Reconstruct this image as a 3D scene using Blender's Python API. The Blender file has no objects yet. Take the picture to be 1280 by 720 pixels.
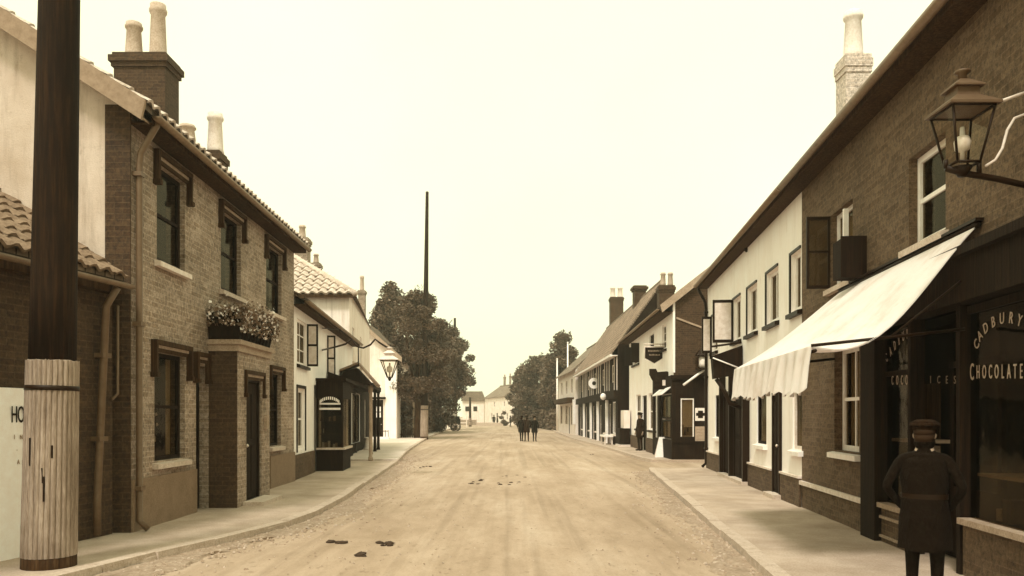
import bpy, bmesh, math, random
from mathutils import Vector, Matrix
R = math.radians
scene = bpy.context.scene
C = scene.collection
random.seed(7)
HAZE = .0010

# ------------------------------------------------------------------ colour
def s2l(c):
    return c/12.92 if c <= 0.04045 else ((c+0.055)/1.055)**2.4
SEP = [(0,(20,9,1)),(.2,(68,44,20)),(.4,(118,95,68)),(.6,(172,148,117)),(.8,(220,202,171)),(1,(254,246,216))]
def S(t):
    """old sepia print palette: tone 0..1 -> linear colour"""
    t = max(0, min(1, t))
    for (a, ca), (b, cb) in zip(SEP, SEP[1:]):
        if t <= b:
            f = (t-a)/(b-a)
            return tuple(min(.97, s2l((x+(y-x)*f)/255)*q) for x, y, q in zip(ca, cb, (1, 1+.01*t, 1.04+.30*t))) + (1,)
    return tuple(s2l(x/255) for x in SEP[-1][1]) + (1,)

# ------------------------------------------------------------------ materials
def new_mat(name):
    m = bpy.data.materials.new(name); m.use_nodes = True
    nt = m.node_tree
    return m, nt, nt.nodes['Principled BSDF']
def coords(nt, uv=False):
    tc = nt.nodes.new('ShaderNodeTexCoord')
    return tc.outputs['UV'] if uv else tc.outputs['Object']
def noise(nt, vec, scale, detail=6, rough=.6, stretch=None):
    if stretch:
        mp = nt.nodes.new('ShaderNodeMapping'); mp.inputs['Scale'].default_value = stretch
        nt.links.new(vec, mp.inputs['Vector']); vec = mp.outputs['Vector']
    n = nt.nodes.new('ShaderNodeTexNoise')
    n.inputs['Scale'].default_value = scale; n.inputs['Detail'].default_value = detail
    n.inputs['Roughness'].default_value = rough
    nt.links.new(vec, n.inputs['Vector'])
    return n.outputs['Fac']
def ramp(nt, fac, stops):
    r = nt.nodes.new('ShaderNodeValToRGB')
    el = r.color_ramp.elements
    while len(el) < len(stops): el.new(.5)
    for e, (p, c) in zip(el, stops): e.position = p; e.color = c
    nt.links.new(fac, r.inputs['Fac'])
    return r.outputs['Color']
def mixc(nt, fac, a, b, mode='MIX'):
    m = nt.nodes.new('ShaderNodeMix'); m.data_type = 'RGBA'; m.blend_type = mode
    for sock, v in ((m.inputs[0], fac), (m.inputs[6], a), (m.inputs[7], b)):
        if hasattr(v, 'links'): nt.links.new(v, sock)
        else: sock.default_value = v
    return m.outputs[2]
def bump(nt, b, h, strength=.4, dist=.02):
    n = nt.nodes.new('ShaderNodeBump'); n.inputs['Strength'].default_value = strength
    n.inputs['Distance'].default_value = dist
    nt.links.new(h, n.inputs['Height']); nt.links.new(n.outputs['Normal'], b.inputs['Normal'])
def rough_mat(name, lo, hi, scale=6, fine=60, rough=.85, bstr=.4, bdist=.01, stretch=None, stain=.0):
    m, nt, b = new_mat(name); v = coords(nt)
    n1 = noise(nt, v, scale, 8, .65, stretch)
    n2 = noise(nt, v, fine, 4, .7, stretch)
    c = ramp(nt, n1, [(.3, S(lo)), (.7, S(hi))])
    g = ramp(nt, n2, [(.3, S(lo*.8)), (.7, S(min(1, hi*1.08)))])
    c = mixc(nt, .45, c, g)
    if stain:
        n3 = noise(nt, v, .55, 9, .7)
        f = ramp(nt, n3, [(.42, (0,0,0,1)), (.72, (stain,)*3+(1,))])
        c = mixc(nt, f, c, S(lo*.55))
    nt.links.new(c, b.inputs['Base Color']); b.inputs['Roughness'].default_value = rough
    bump(nt, b, n2, bstr, bdist)
    return m
def brick_mat(name, a, bb, mort, grime=.5, bstr=.6):
    m, nt, b = new_mat(name); v = coords(nt, True); ob = coords(nt)
    wob = noise(nt, ob, 1.3, 3)
    br = nt.nodes.new('ShaderNodeTexBrick')
    nt.links.new(v, br.inputs['Vector'])
    br.inputs['Scale'].default_value = 1
    br.inputs['Brick Width'].default_value = .23; br.inputs['Row Height'].default_value = .078
    br.inputs['Mortar Size'].default_value = .009; br.inputs['Mortar Smooth'].default_value = .3
    br.inputs['Color1'].default_value = S(a); br.inputs['Color2'].default_value = S(bb)
    br.inputs['Mortar'].default_value = S(mort)
    n1 = noise(nt, ob, 19, 7, .85); n2 = noise(nt, ob, .9, 8, .7)
    g = ramp(nt, n1, [(.38, (.18,.16,.14,1)), (.48, (.72,.70,.68,1)), (.56, (1.0,1.0,1.0,1)), (.66, (1.35,1.33,1.28,1))])
    c = mixc(nt, .85, br.outputs['Color'], g, 'MULTIPLY')
    g2 = ramp(nt, n2, [(.35, (1-grime,1-grime,1-grime*1.05,1)), (.65, (1,1,1,1))])
    c = mixc(nt, 1, c, g2, 'MULTIPLY')
    nt.links.new(c, b.inputs['Base Color']); b.inputs['Roughness'].default_value = .92
    mm = nt.nodes.new('ShaderNodeMath'); mm.operation = 'SUBTRACT'
    nt.links.new(n1, mm.inputs[0]); nt.links.new(br.outputs['Fac'], mm.inputs[1])
    bump(nt, b, mm.outputs[0], bstr, .012)
    return m
def tile_mat(name, a, bb, rowh=.11, w=.18):
    m, nt, b = new_mat(name); v = coords(nt, True); ob = coords(nt)
    br = nt.nodes.new('ShaderNodeTexBrick'); nt.links.new(v, br.inputs['Vector'])
    br.inputs['Scale'].default_value = 1
    br.inputs['Brick Width'].default_value = w; br.inputs['Row Height'].default_value = rowh
    br.inputs['Mortar Size'].default_value = .012
    br.inputs['Color1'].default_value = S(a); br.inputs['Color2'].default_value = S(bb)
    br.inputs['Mortar'].default_value = S(a*.4)
    n1 = noise(nt, ob, 1.4, 8, .7); n2 = noise(nt, ob, 14, 5, .7)
    g = ramp(nt, n1, [(.35, (.5,.5,.48,1)), (.65, (1,1,1,1))])
    g2 = ramp(nt, n2, [(.35, (.6,.6,.57,1)), (.6, (1,1,1,1))])
    c = mixc(nt, 1, mixc(nt, 1, br.outputs['Color'], g, 'MULTIPLY'), g2, 'MULTIPLY')
    nt.links.new(c, b.inputs['Base Color']); b.inputs['Roughness'].default_value = .9
    bump(nt, b, br.outputs['Fac'], -.6, .02)
    return m
def plain(name, t, rough=.5, metal=0, var=.12):
    m, nt, b = new_mat(name); v = coords(nt)
    if t < .3: b.inputs['Specular IOR Level'].default_value = .15
    if 'cloth' in name: bump(nt, b, noise(nt, v, 9, 5, .6, (1.6,1.6,.8)), 1.0, .05)
    n = noise(nt, v, 9, 6, .7)
    c = ramp(nt, n, [(.3, S(t*(1-var))), (.7, S(min(1, t*(1+var))))])
    nt.links.new(c, b.inputs['Base Color']); b.inputs['Roughness'].default_value = rough
    b.inputs['Metallic'].default_value = metal
    return m
def wood_mat(name, lo, hi, stretch=(14,14,.6), rough=.85):
    m, nt, b = new_mat(name); v = coords(nt)
    b.inputs['Specular IOR Level'].default_value = .15
    n = noise(nt, v, 2.2, 8, .75, stretch); n2 = noise(nt, v, 1.2, 6, .7)
    c = ramp(nt, n, [(.36, S(lo*.55)), (.48, S(lo)), (.66, S(hi))])
    g = ramp(nt, n2, [(.35, (.75,.74,.72,1)), (.65, (1,1,1,1))])
    c = mixc(nt, 1, c, g, 'MULTIPLY')
    nt.links.new(c, b.inputs['Base Color']); b.inputs['Roughness'].default_value = rough
    bump(nt, b, n, .7, .02)
    return m
def glass_mat(name, refl=.16, tint=(.6,.55,.46,1)):
    m, nt, b = new_mat(name)
    out = nt.nodes['Material Output']
    tr = nt.nodes.new('ShaderNodeBsdfTransparent'); tr.inputs['Color'].default_value = tint
    gl = nt.nodes.new('ShaderNodeBsdfGlossy'); gl.inputs['Roughness'].default_value = .06
    gl.inputs['Color'].default_value = (.9,.8,.66,1)
    lw = nt.nodes.new('ShaderNodeLayerWeight'); lw.inputs['Blend'].default_value = .5
    pw = nt.nodes.new('ShaderNodeMath'); pw.operation = 'POWER'; pw.inputs[1].default_value = 4.5; nt.links.new(lw.outputs['Facing'], pw.inputs[0])
    fr = nt.nodes.new('ShaderNodeMath'); fr.operation = 'MULTIPLY_ADD'; fr.inputs[1].default_value = refl; fr.inputs[2].default_value = .02; nt.links.new(pw.outputs[0], fr.inputs[0])
    n = noise(nt, coords(nt), 3, 2)
    bp = nt.nodes.new('ShaderNodeBump'); bp.inputs['Strength'].default_value = .15; bp.inputs['Distance'].default_value = .03
    nt.links.new(n, bp.inputs['Height']); nt.links.new(bp.outputs['Normal'], gl.inputs['Normal'])
    mx = nt.nodes.new('ShaderNodeMixShader')
    nt.links.new(fr.outputs[0], mx.inputs[0]); nt.links.new(tr.outputs[0], mx.inputs[1]); nt.links.new(gl.outputs[0], mx.inputs[2])
    nt.links.new(mx.outputs[0], out.inputs['Surface'])
    return m
def leaf_mat(name, lo, hi):
    m, nt, b = new_mat(name)
    n = noise(nt, coords(nt), .9, 5, .7); n2 = noise(nt, coords(nt), 7, 2)
    c = mixc(nt, .5, ramp(nt, n, [(.35, S(lo)), (.65, S(hi))]), ramp(nt, n2, [(.3, S(lo*.8)), (.7, S(hi))]))
    nt.links.new(c, b.inputs['Base Color']); b.inputs['Roughness'].default_value = .55
    return m

def streaky(name, lo, hi, amt, fine=25, bs=.35):
    m, nt, b = new_mat(name); v = coords(nt)
    n1 = noise(nt, v, 1.1, 8, .65); n2 = noise(nt, v, fine, 4, .7); n3 = noise(nt, v, 1.3, 6, .7, (3.5,3.5,.35)); n4 = noise(nt, v, 4.5, 9, .75)
    c = ramp(nt, n1, [(.3, S(lo)), (.7, S(hi))])
    f = ramp(nt, n3, [(.5, (0,0,0,1)), (.78, (amt,)*3+(1,))]); c = mixc(nt, f, c, S(lo*.62))
    f = ramp(nt, n4, [(.58, (0,0,0,1)), (.70, (amt*.8,)*3+(1,))]); c = mixc(nt, f, c, S(lo*.7))
    nt.links.new(c, b.inputs['Base Color']); b.inputs['Roughness'].default_value = .92
    bump(nt, b, n2, bs, .01); return m
def canvas_mat():
    m, nt, b = new_mat('awning_canvas'); v = coords(nt)
    n = noise(nt, v, 1.5, 8, .7); c = ramp(nt, n, [(.32, S(.86)), (.5, S(.97)), (.7, S(1))]); bump(nt, b, noise(nt, v, 5, 5, .6, (3,1,1)), .35, .05)
    nt.links.new(c, b.inputs['Base Color']); b.inputs['Roughness'].default_value = .9
    tl = nt.nodes.new('ShaderNodeBsdfTranslucent'); nt.links.new(c, tl.inputs['Color'])
    mx = nt.nodes.new('ShaderNodeMixShader'); mx.inputs[0].default_value = .35
    nt.links.new(b.outputs[0], mx.inputs[1]); nt.links.new(tl.outputs[0], mx.inputs[2]); nt.links.new(mx.outputs[0], nt.nodes['Material Output'].inputs['Surface'])
    return m
M = dict(
  road = None,
  pav = rough_mat('pavement_gravel', .58, .72, 1.6, 45, .95, .6, .010, stain=.55),
  slab = rough_mat('stone_slab', .70, .84, 2, 30, .9, .4, .006, stain=.3),
  kerb = rough_mat('kerb_stone', .55, .75, 8, 50, .9, .6, .01),
  gutter = rough_mat('cobbled_gutter', .42, .64, 4, 22, .95, .9, .03),
  ground = rough_mat('earth', .5, .65, .4, 8, 1, .3, .02),
  brickL = brick_mat('buff_brick', .68, .55, .72, .45),
  brickD = brick_mat('dark_red_brick', .28, .21, .30, .35),
  brickR = brick_mat('red_brick', .41, .31, .40, .25),
  brickRpale = brick_mat('pale_brick', .62, .5, .72, .25),
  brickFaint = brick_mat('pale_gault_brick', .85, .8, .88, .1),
  potfaint = rough_mat('buff_pot', .85, .95, 8, 30, .9),
  brickPlinth = brick_mat('plinth_brick', .38, .28, .36, .3),
  render = streaky('rough_render', .68, .82, .6, 60, 1.0),
  cream = streaky('cream_limewash', .94, 1.0, .22),
  pink = streaky('weathered_plaster', .82, .93, .45),
  white = plain('white_paint', .95, .5, 0, .05),
  offwhite = plain('aged_white_paint', .82, .6, 0, .1),
  dark = plain('dark_paint', .05, .45),
  darkwood = wood_mat('dark_stained_wood', .04, .12),
  midwood = wood_mat('brown_wood', .16, .28),
  doorwood = wood_mat('door_wood', .05, .13, (20,20,1)),
  poledark = wood_mat('creosoted_pole', .05, .16, (10,10,.5)),
  polelight = rough_mat('weathered_pole_base', .34, .70, 3, 14, .9, .8, .015, stretch=(7,7,.5), stain=.7),
  iron = plain('black_iron', .07, .5, .0),
  lead = plain('lead_grey', .30, .6, 0),
  pipe = plain('painted_pipe', .34, .5, .1),
  gut = plain('gutter_paint', .42, .5, .1),
  sill = rough_mat('stone_sill', .62, .8, 6, 40, .9),
  stonegrey = rough_mat('grey_stone', .46, .64, 5, 40, .9),
  glass = glass_mat('window_glass'), lampglass = glass_mat('lantern_glass', .3, (.93,.91,.86,1)),
  curtain = plain('net_curtain', .9, .9, 0, .06),
  room = plain('room_shade', .05, .9),  # near-black colour standing in for the gloom of unlit rooms
  cloth = canvas_mat(),
  pot = rough_mat('chimney_pot_clay', .55, .72, 8, 30, .9),
  potpale = rough_mat('pale_clay_pot', .75, .9, 8, 30, .9),
  tilepale = rough_mat('lichen_pantile', .50, .84, 5, 18, .9, .6, .01),
  tileweath = rough_mat('weathered_tile', .22, .62, 3, 18, .9, .6, .01, stain=.5),
  tiledark = rough_mat('old_pantile', .26, .50, 5, 18, .9, .6, .01),
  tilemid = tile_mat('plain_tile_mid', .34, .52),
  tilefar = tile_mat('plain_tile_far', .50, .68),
  mortar = rough_mat('ridge_mortar', .6, .8, 6, 30),
  leafd = leaf_mat('leaves_dark', .14, .34),
  leafm = leaf_mat('leaves_mid', .24, .50),
  leafp = leaf_mat('leaves_pale', .3, .6),
  bark = wood_mat('bark', .2, .35, (8,8,1)),
  barkpale = wood_mat('pale_bark', .6, .8, (8,8,1)),
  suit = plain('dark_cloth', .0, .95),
  suitb = plain('charcoal_cloth', .08, .95),
  skin = plain('skin', .56, .6, 0, .04),
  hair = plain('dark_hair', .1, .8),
  brass = plain('brass_button', .8, .3, .8),
  paper = plain('poster_paper', .9, .8, 0, .08),
  papergrey = plain('faded_poster', .6, .8, 0, .1),
  ink = plain('black_ink', .04, .7),
  inkgrey = plain('faded_ink', .55, .7),
  letter = plain('pale_gilt_lettering', .6, .5),
  letterdim = plain('dim_gilt_lettering', .38, .5),
  dung = rough_mat('dung', .06, .2, 12, 60),
  flower = plain('white_petals', .95, .8),
  mantle = plain('frosted_globe', .9, .3),
)
def road_mat():
    m, nt, b = new_mat('dusty_road'); v = coords(nt)
    n1 = noise(nt, v, .35, 9, .7, (1.6,.35,1)); n2 = noise(nt, v, 38, 5, .75); n3 = noise(nt, v, 3.0, 8, .7, (1.5,.6,1))
    c = ramp(nt, n1, [(.33, S(.53)), (.5, S(.61)), (.68, S(.69))])
    g = ramp(nt, n2, [(.32, (.7,.68,.65,1)), (.5, (.95,.95,.94,1)), (.7, (1,1,1,1))])
    g3 = ramp(nt, n3, [(.36, (.84,.83,.8,1)), (.55, (1,1,1,1))])
    c = mixc(nt, .7, c, g, 'MULTIPLY'); c = mixc(nt, .7, c, g3, 'MULTIPLY')
    n4 = noise(nt, v, 1.0, 5, .55, (2.6,.045,1)); g4 = ramp(nt, n4, [(.38, (.80,.79,.77,1)), (.47, (1,1,1,1)), (.56, (1,1,1,1)), (.64, (.88,.87,.85,1))])
    c = mixc(nt, .85, c, g4, 'MULTIPLY')
    n5 = noise(nt, v, 9, 3, .5, (1,.6,1)); g5 = ramp(nt, n5, [(.28, (.72,.7,.66,1)), (.36, (1,1,1,1))]); c = mixc(nt, .8, c, g5, 'MULTIPLY')
    nt.links.new(c, b.inputs['Base Color']); b.inputs['Roughness'].default_value = .95
    bump(nt, b, n2, .5, .012)
    return m
M['road'] = road_mat()

# ------------------------------------------------------------------ mesh builder
class MB:
    def __init__(s, frame=None):
        s.v = []; s.f = []; s.m = []; s.fr = frame; s.smooth = []
    def add(s, vs, fs, mi=0, smooth=False):
        o = len(s.v)
        if s.fr is not None: vs = [s.fr.P(*p) for p in vs]
        s.v += [tuple(p) for p in vs]
        for f in fs:
            s.f.append(tuple(i+o for i in f)); s.m.append(mi); s.smooth.append(smooth)
        return s
    def quad(s, a, b, c, d, mi=0): return s.add([a,b,c,d], [(0,1,2,3)], mi)
    def box(s, x0, x1, y0, y1, z0, z1, mi=0):
        vs = [(x,y,z) for x in (x0,x1) for y in (y0,y1) for z in (z0,z1)]
        return s.add(vs, [(0,1,3,2),(4,6,7,5),(0,4,5,1),(2,3,7,6),(0,2,6,4),(1,5,7,3)], mi)
    def prism(s, base, top, mi=0, smooth=False):
        n = len(base)
        return s.add(list(base)+list(top), [tuple(range(n))[::-1], tuple(range(n,2*n))] + [(i,(i+1)%n,n+(i+1)%n,n+i) for i in range(n)], mi, smooth)
    def tube(s, pts, r, n=8, mi=0, caps=True):
        pts = [Vector(p) for p in pts]
        if s.fr is not None: pts = [Vector(s.fr.P(*p)) for p in pts]
        rs = r if isinstance(r, (list, tuple)) else [r]*len(pts)
        vs = []; prev = None
        for i, p in enumerate(pts):
            d = (pts[min(i+1, len(pts)-1)] - pts[max(i-1, 0)]).normalized()
            if prev is None:
                a = Vector((0,0,1)) if abs(d.z) < .9 else Vector((1,0,0))
                x = d.cross(a).normalized()
            else: x = (prev - d*prev.dot(d)).normalized()
            prev = x; y = d.cross(x)
            for k in range(n):
                t = 2*math.pi*k/n
                vs.append(p + (x*math.cos(t) + y*math.sin(t))*rs[i])
        fs = []
        for i in range(len(pts)-1):
            for k in range(n):
                fs.append((i*n+k, i*n+(k+1)%n, (i+1)*n+(k+1)%n, (i+1)*n+k))
        if caps: fs += [tuple(range(n))[::-1], tuple(range((len(pts)-1)*n, len(pts)*n))]
        fr = s.fr; s.fr = None; s.add(vs, fs, mi, True); s.fr = fr
        return s
    def lathe(s, c, prof, n=16, mi=0):
        """prof: list of (r,z); world z axis through c=(x,y)"""
        vs = []; fs = []
        for r, z in prof:
            for k in range(n):
                t = 2*math.pi*k/n; vs.append((c[0]+r*math.cos(t), c[1]+r*math.sin(t), z))
        for i in range(len(prof)-1):
            for k in range(n): fs.append((i*n+k, i*n+(k+1)%n, (i+1)*n+(k+1)%n, (i+1)*n+k))
        fs += [tuple(range(n))[::-1], tuple(range((len(prof)-1)*n, len(prof)*n))]
        return s.add(vs, fs, mi, True)
    def build(s, name, mats, parent=None, loc=None):
        if not isinstance(mats, (list, tuple)): mats = [mats]
        if parent is not None: o0 = wloc(parent)
        elif loc is not None: o0 = Vector(loc)
        else: o0 = Vector((0,0,0))
        me = bpy.data.meshes.new(name)
        me.from_pydata([(p[0]-o0.x, p[1]-o0.y, p[2]-o0.z) for p in s.v], [], s.f)
        for m in mats: me.materials.append(m)
        me.polygons.foreach_set('material_index', s.m)
        me.polygons.foreach_set('use_smooth', s.smooth)
        uv = me.uv_layers.new(name='UVMap')
        for p in me.polygons:
            n = p.normal
            h = Vector((-n.y, n.x, 0))
            if h.length < .05: t = Vector((1,0,0)); w = Vector((0,1,0))
            else: t = h.normalized(); w = n.cross(t)
            for li in p.loop_indices:
                co = me.vertices[me.loops[li].vertex_index].co + o0
                uv.data[li].uv = (co.dot(t), co.dot(w))
        o = bpy.data.objects.new(name, me); C.objects.link(o)
        if parent is not None: o.parent = parent
        else: o.location = o0
        return o
def wloc(o):
    v = Vector(o.location)
    while o.parent: o = o.parent; v += Vector(o.location)
    return v
def tag(o, label=None, cat=None, group=None, kind=None):
    if label: o['label'] = label
    if cat: o['category'] = cat
    if group: o['group'] = group
    if kind: o['kind'] = kind
    return o
def thing(name, label, cat, loc, group=None):
    o = bpy.data.objects.new(name, None); C.objects.link(o); o.location = loc; o.empty_display_size = .3
    return tag(o, label, cat, group)
def copy_tree(o, parent=None):
    c = o.copy(); C.objects.link(c); c.parent = parent
    for ch in list(o.children): copy_tree(ch, c)
    return c
def struct(name, mb, m): return tag(mb.build(name, m), kind='structure')

class Frame:
    """a facade: u runs along the wall away from the camera, n outward to the street, z up"""
    def __init__(s, p0, p1, side):
        s.o = Vector((p0[0], p0[1])); e = Vector((p1[0], p1[1]))
        s.L = (e-s.o).length; s.d = (e-s.o).normalized()
        s.n = Vector((s.d.y, -s.d.x)) if side == 'L' else Vector((-s.d.y, s.d.x))
    def P(s, u, n, z):
        q = s.o + s.d*u + s.n*n
        return (q.x, q.y, z)
    def U(s, px, n=0):
        k = (px-640)/1000; o = s.o + s.n*n
        return (k*o.y-o.x)/(s.d.x-k*s.d.y)
    def Z(s, px, py, n=0):
        u = s.U(px, n); y = (s.o + s.d*u + s.n*n).y
        return 1.6 + (520-py)/1000*y
BW = None
# ------------------------------------------------------------------ building kit
def wall_faces(mb, u0, u1, z0, z1, openings, t=.3, mi=0):
    us = sorted({u0, u1} | {v for o in openings for v in o[:2]}); zs = sorted({z0, z1} | {v for o in openings for v in o[2:4]})
    us = [u for u in us if u0 <= u <= u1]; zs = [z for z in zs if z0 <= z <= z1]
    for a, b in zip(us, us[1:]):
        for c, d in zip(zs, zs[1:]):
            mu, mz = (a+b)/2, (c+d)/2
            if any(o[0] < mu < o[1] and o[2] < mz < o[3] for o in openings): continue
            mb.quad((a,0,c), (b,0,c), (b,0,d), (a,0,d), mi)
            mb.quad((a,-t,c), (a,-t,d), (b,-t,d), (b,-t,c), mi)
    for o in openings:
        a, b, c, d = o[:4]
        mb.quad((a,0,c), (a,0,d), (a,-t,d), (a,-t,c), mi); mb.quad((b,0,c), (b,-t,c), (b,-t,d), (b,0,d), mi)
        mb.quad((a,0,c), (a,-t,c), (b,-t,c), (b,0,c), mi); mb.quad((a,0,d), (b,0,d), (b,-t,d), (a,-t,d), mi)

def pantiles(mb, F, L, H, s, e, ridge, u0=0., tw=.24, ch=.30, mi=0, gap=0.0, seed=1):
    """corrugated overlapping tiles on the street slope: from n=e down at the eave up to n=-ridge"""
    rnd = random.Random(seed)
    W = (ridge+e)*math.sqrt(1+s*s); rows = max(1, int(W/ch)); nt = int(L/tw); seg = 5
    cs = 1/math.sqrt(1+s*s); sn = s*cs
    for r in range(rows):
        w0 = W*r/rows; w1 = W*(r+1)/rows + .04
        for k in range(nt):
            a = u0 + L*k/nt; wd = L/nt; j = rnd.uniform(-.012, .012); lift = rnd.uniform(0, .012)
            vs = []
            for w, up in ((w0+j, .045+lift), (w1, .012)):
                n = e - w*cs; z = H - s*e + w*sn
                for q in range(seg+1):
                    f = q/seg; prof = .03*math.sin(2*math.pi*(f-.1)) + up
                    vs.append((a+wd*f, n + prof*sn, z + prof*cs))
            fs = [(q, q+1, seg+2+q, seg+1+q) for q in range(seg)]
            # visible butt end of tile
            base = []
            n = e-(w0+j)*cs; z = H-s*e+(w0+j)*sn
            for q in range(seg+1):
                f = q/seg; prof = .03*math.sin(2*math.pi*(f-.1)) + .012
                base.append((a+wd*f, n+prof*sn, z+prof*cs))
            vs += base; o = 2*(seg+1)
            fs += [(o+q, o+q+1, q+1, q) for q in range(seg)]
            mb.add(vs, fs, mi, False)

def roof_slabs(mb, F, L, H, s, e, half, v0=.1, v1=.1, th=.1, back=None, mi=0):
    """two plain slopes; street slope u in [-v0, L+v1]"""
    zt = H + s*half
    for sg in (1,):
        b = [(-v0, e, H-s*e), (L+v1, e, H-s*e), (L+v1, -half, zt), (-v0, -half, zt)]
        mb.prism([(p[0],p[1],p[2]-th) for p in b], b, mi)
        eb = -2*half - e
        b = [(-v0, -half-.002, zt), (L+v1, -half-.002, zt), (L+v1, eb, H-s*e), (-v0, eb, H-s*e)]
        mb.prism([(p[0],p[1],p[2]-th) for p in b], b, mi)

def house(name, label, cat, F, L, H, s, e, half, wm, openings, wallmats=None, roofm='tilemid', tiles=None, gables=(True, True), gutter=True, v0=.1, v1=.1, zb=-.1, endmat=0, th=.1, group=None):
    root = thing(name, label, cat, F.P(L/2, 0, 0), group)
    mb = MB(F); wall_faces(mb, 0, L, zb, H, openings)
    zt = H + s*half - .12
    for u, sg in ((0, 1), (L, -1)):
        a = [(u, -.0, zb), (u, -2*half, zb), (u, -2*half, H-.1), (u, -half, zt), (u, 0, H-.1)]
        if sg < 0: a = a[::-1]
        mb.add(a, [(0,1,2,3,4)], endmat)
    mb.quad((0,-2*half,zb), (0,-2*half,H), (L,-2*half,H), (L,-2*half,zb), endmat)
    mb.build('wall', wallmats or [M[wm]], root)
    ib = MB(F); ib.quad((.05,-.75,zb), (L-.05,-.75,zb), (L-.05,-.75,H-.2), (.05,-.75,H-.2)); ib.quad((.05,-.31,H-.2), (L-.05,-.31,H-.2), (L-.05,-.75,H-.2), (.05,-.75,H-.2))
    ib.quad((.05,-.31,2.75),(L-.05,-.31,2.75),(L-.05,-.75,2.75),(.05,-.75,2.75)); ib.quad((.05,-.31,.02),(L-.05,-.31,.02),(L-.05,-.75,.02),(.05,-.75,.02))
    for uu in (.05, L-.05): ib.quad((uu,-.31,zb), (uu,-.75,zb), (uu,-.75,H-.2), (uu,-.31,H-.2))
    ib.build('room_shade_sheet', M['room'], root)  # near-black sheet close behind the windows, painted shade for the unlit rooms
    rb = MB(F)
    roof_slabs(rb, F, L, H, s, e, half, v0, v1, th, mi=0)
    ms = [M[roofm]]
    if tiles:
        pantiles(rb, F, L+v0+v1, H, s, e+.04, half, u0=-v0, mi=1, seed=len(name)); ms.append(M[tiles])
    # ridge
    zr = H + s*half
    rb.tube([(-v0, -half, zr+.02), (L+v1, -half, zr+.02)], .11, 8, 0)
    rf = rb.build('roof', ms, root)
    if gutter:
        g = MB(F)
        gz = H - s*e - th - .02
        prof = [(math.cos(t)*.065, -math.sin(t)*.065) for t in [math.pi*k/6 for k in range(7)]]
        g.prism([(-.05, e+.07+a, gz+b) for a, b in prof], [(L+.05, e+.07+a, gz+b) for a, b in prof], 0, True)
        g.build('gutter', M['gut'], root)
        sf = MB(F); sf.box(-.0, L, e-.02, e+.0, gz-.1, gz+.1); sf.box(0, L, -.0+.003, e-.02, gz-.1, gz-.07)
        sf.build('fascia', M['midwood'] , root)
    return root

def window(root, F, u0, u1, z0, z1, n=-.12, bars=(1,1), fm='white', sash=True, sill=None, curtain=None, fw=.06, name='window', glass=True):
    mb = MB(F); t = .05
    mb.box(u0, u1, n-t, n, z0, z0+fw); mb.box(u0, u1, n-t, n, z1-fw, z1)
    mb.box(u0, u0+fw, n-t, n, z0+fw, z1-fw); mb.box(u1-fw, u1, n-t, n, z0+fw, z1-fw)
    if sash:
        zm = (z0+z1)/2; mb.box(u0+fw, u1-fw, n-t+.005, n-.008, zm-.025, zm+.025)
    for i in range(1, bars[0]+1):
        uu = u0 + (u1-u0)*i/(bars[0]+1); mb.box(uu-.016, uu+.016, n-t+.01, n-.012, z0+fw, z1-fw)
    for i in range(1, bars[1]+1):
        zz = z0 + (z1-z0)*i/(bars[1]+1)
        if not (sash and abs(zz-(z0+z1)/2) < .06): mb.box(u0+fw, u1-fw, n-t+.012, n-.014, zz-.014, zz+.014)
    f = mb.build(name, M[fm], root)
    if glass:
        g = MB(F); nn = n-.032; g.box(u0+fw*.9, u1-fw*.9, nn-.004, nn, z0+fw*.9, z1-fw*.9); g.build('pane', M['glass'], f)
    if sill:
        sb = MB(F); sb.prism([(u0-.08, n, z0-.11), (u1+.08, n, z0-.11), (u1+.08, .09, z0-.11), (u0-.08, .09, z0-.11)], [(u0-.08, n, z0-.005), (u1+.08, n, z0-.005), (u1+.08, .09, z0-.035), (u0-.08, .09, z0-.035)])
        sb.build('sill', M[sill], f)
    if curtain:
        cb = MB(F)
        for (a, b) in curtain:
            uu0 = u0+fw+(u1-u0-2*fw)*a; uu1 = u0+fw+(u1-u0-2*fw)*b; k = max(4, int((uu1-uu0)/.03))
            vs = []
            for i in range(k+1):
                x = uu0+(uu1-uu0)*i/k; w = n-.12+.018*math.sin(i*1.9)
                vs += [(x, w, z0+fw), (x, w, z1-fw)]
            cb.add(vs, [(2*i, 2*i+2, 2*i+3, 2*i+1) for i in range(k)], 0, True)
        cb.build('curtain', M['curtain'], f)
    return f
def door(root, F, u0, u1, z0, z1, n=-.15, m='doorwood', frame='dark', step=None, fan=0, pan=2):
    mb = MB(F); mb.box(u0+.05, u1-.05, n-.05, n, z0, z1-.05-fan)
    w = u1-u0-.1
    for i in range(2):
        for k in range(pan):
            a = u0+.05+w*(.1+.45*i); b = a+w*.35; c = z0+.15+(z1-fan-z0-.3)*k/pan; d = c+(z1-fan-z0-.3)/pan-.12
            mb.box(a, b, n, n+.018, c, d)
    o = mb.build('door', M[m], root)
    hb = MB(F); c = F.P(u0+.14, n+.05, z0+1.0); hb.fr = None; hb.lathe(c[:2], [(.01,c[2]-.03),(.03,c[2]-.01),(.03,c[2]+.01),(.01,c[2]+.03)], 8); hb.build('handle', M['brass'], o)
    fb = MB(F); fb.box(u0, u0+.05, n-.06, n+.04, z0, z1); fb.box(u1-.05, u1, n-.06, n+.04, z0, z1); fb.box(u0+.05, u1-.05, n-.06, n+.04, z1-.05, z1)
    if fan: fb.box(u0+.05, u1-.05, n-.05, n+.02, z1-.05-fan, z1-.01-fan)
    fb.build('door_frame', M[frame], root)
    if step:
        sb = MB(F); sb.box(u0-.12, u1+.12, .003, step[0], -.05, step[1]); sb.build('door_step', M['sill'], root)
    return o
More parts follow.
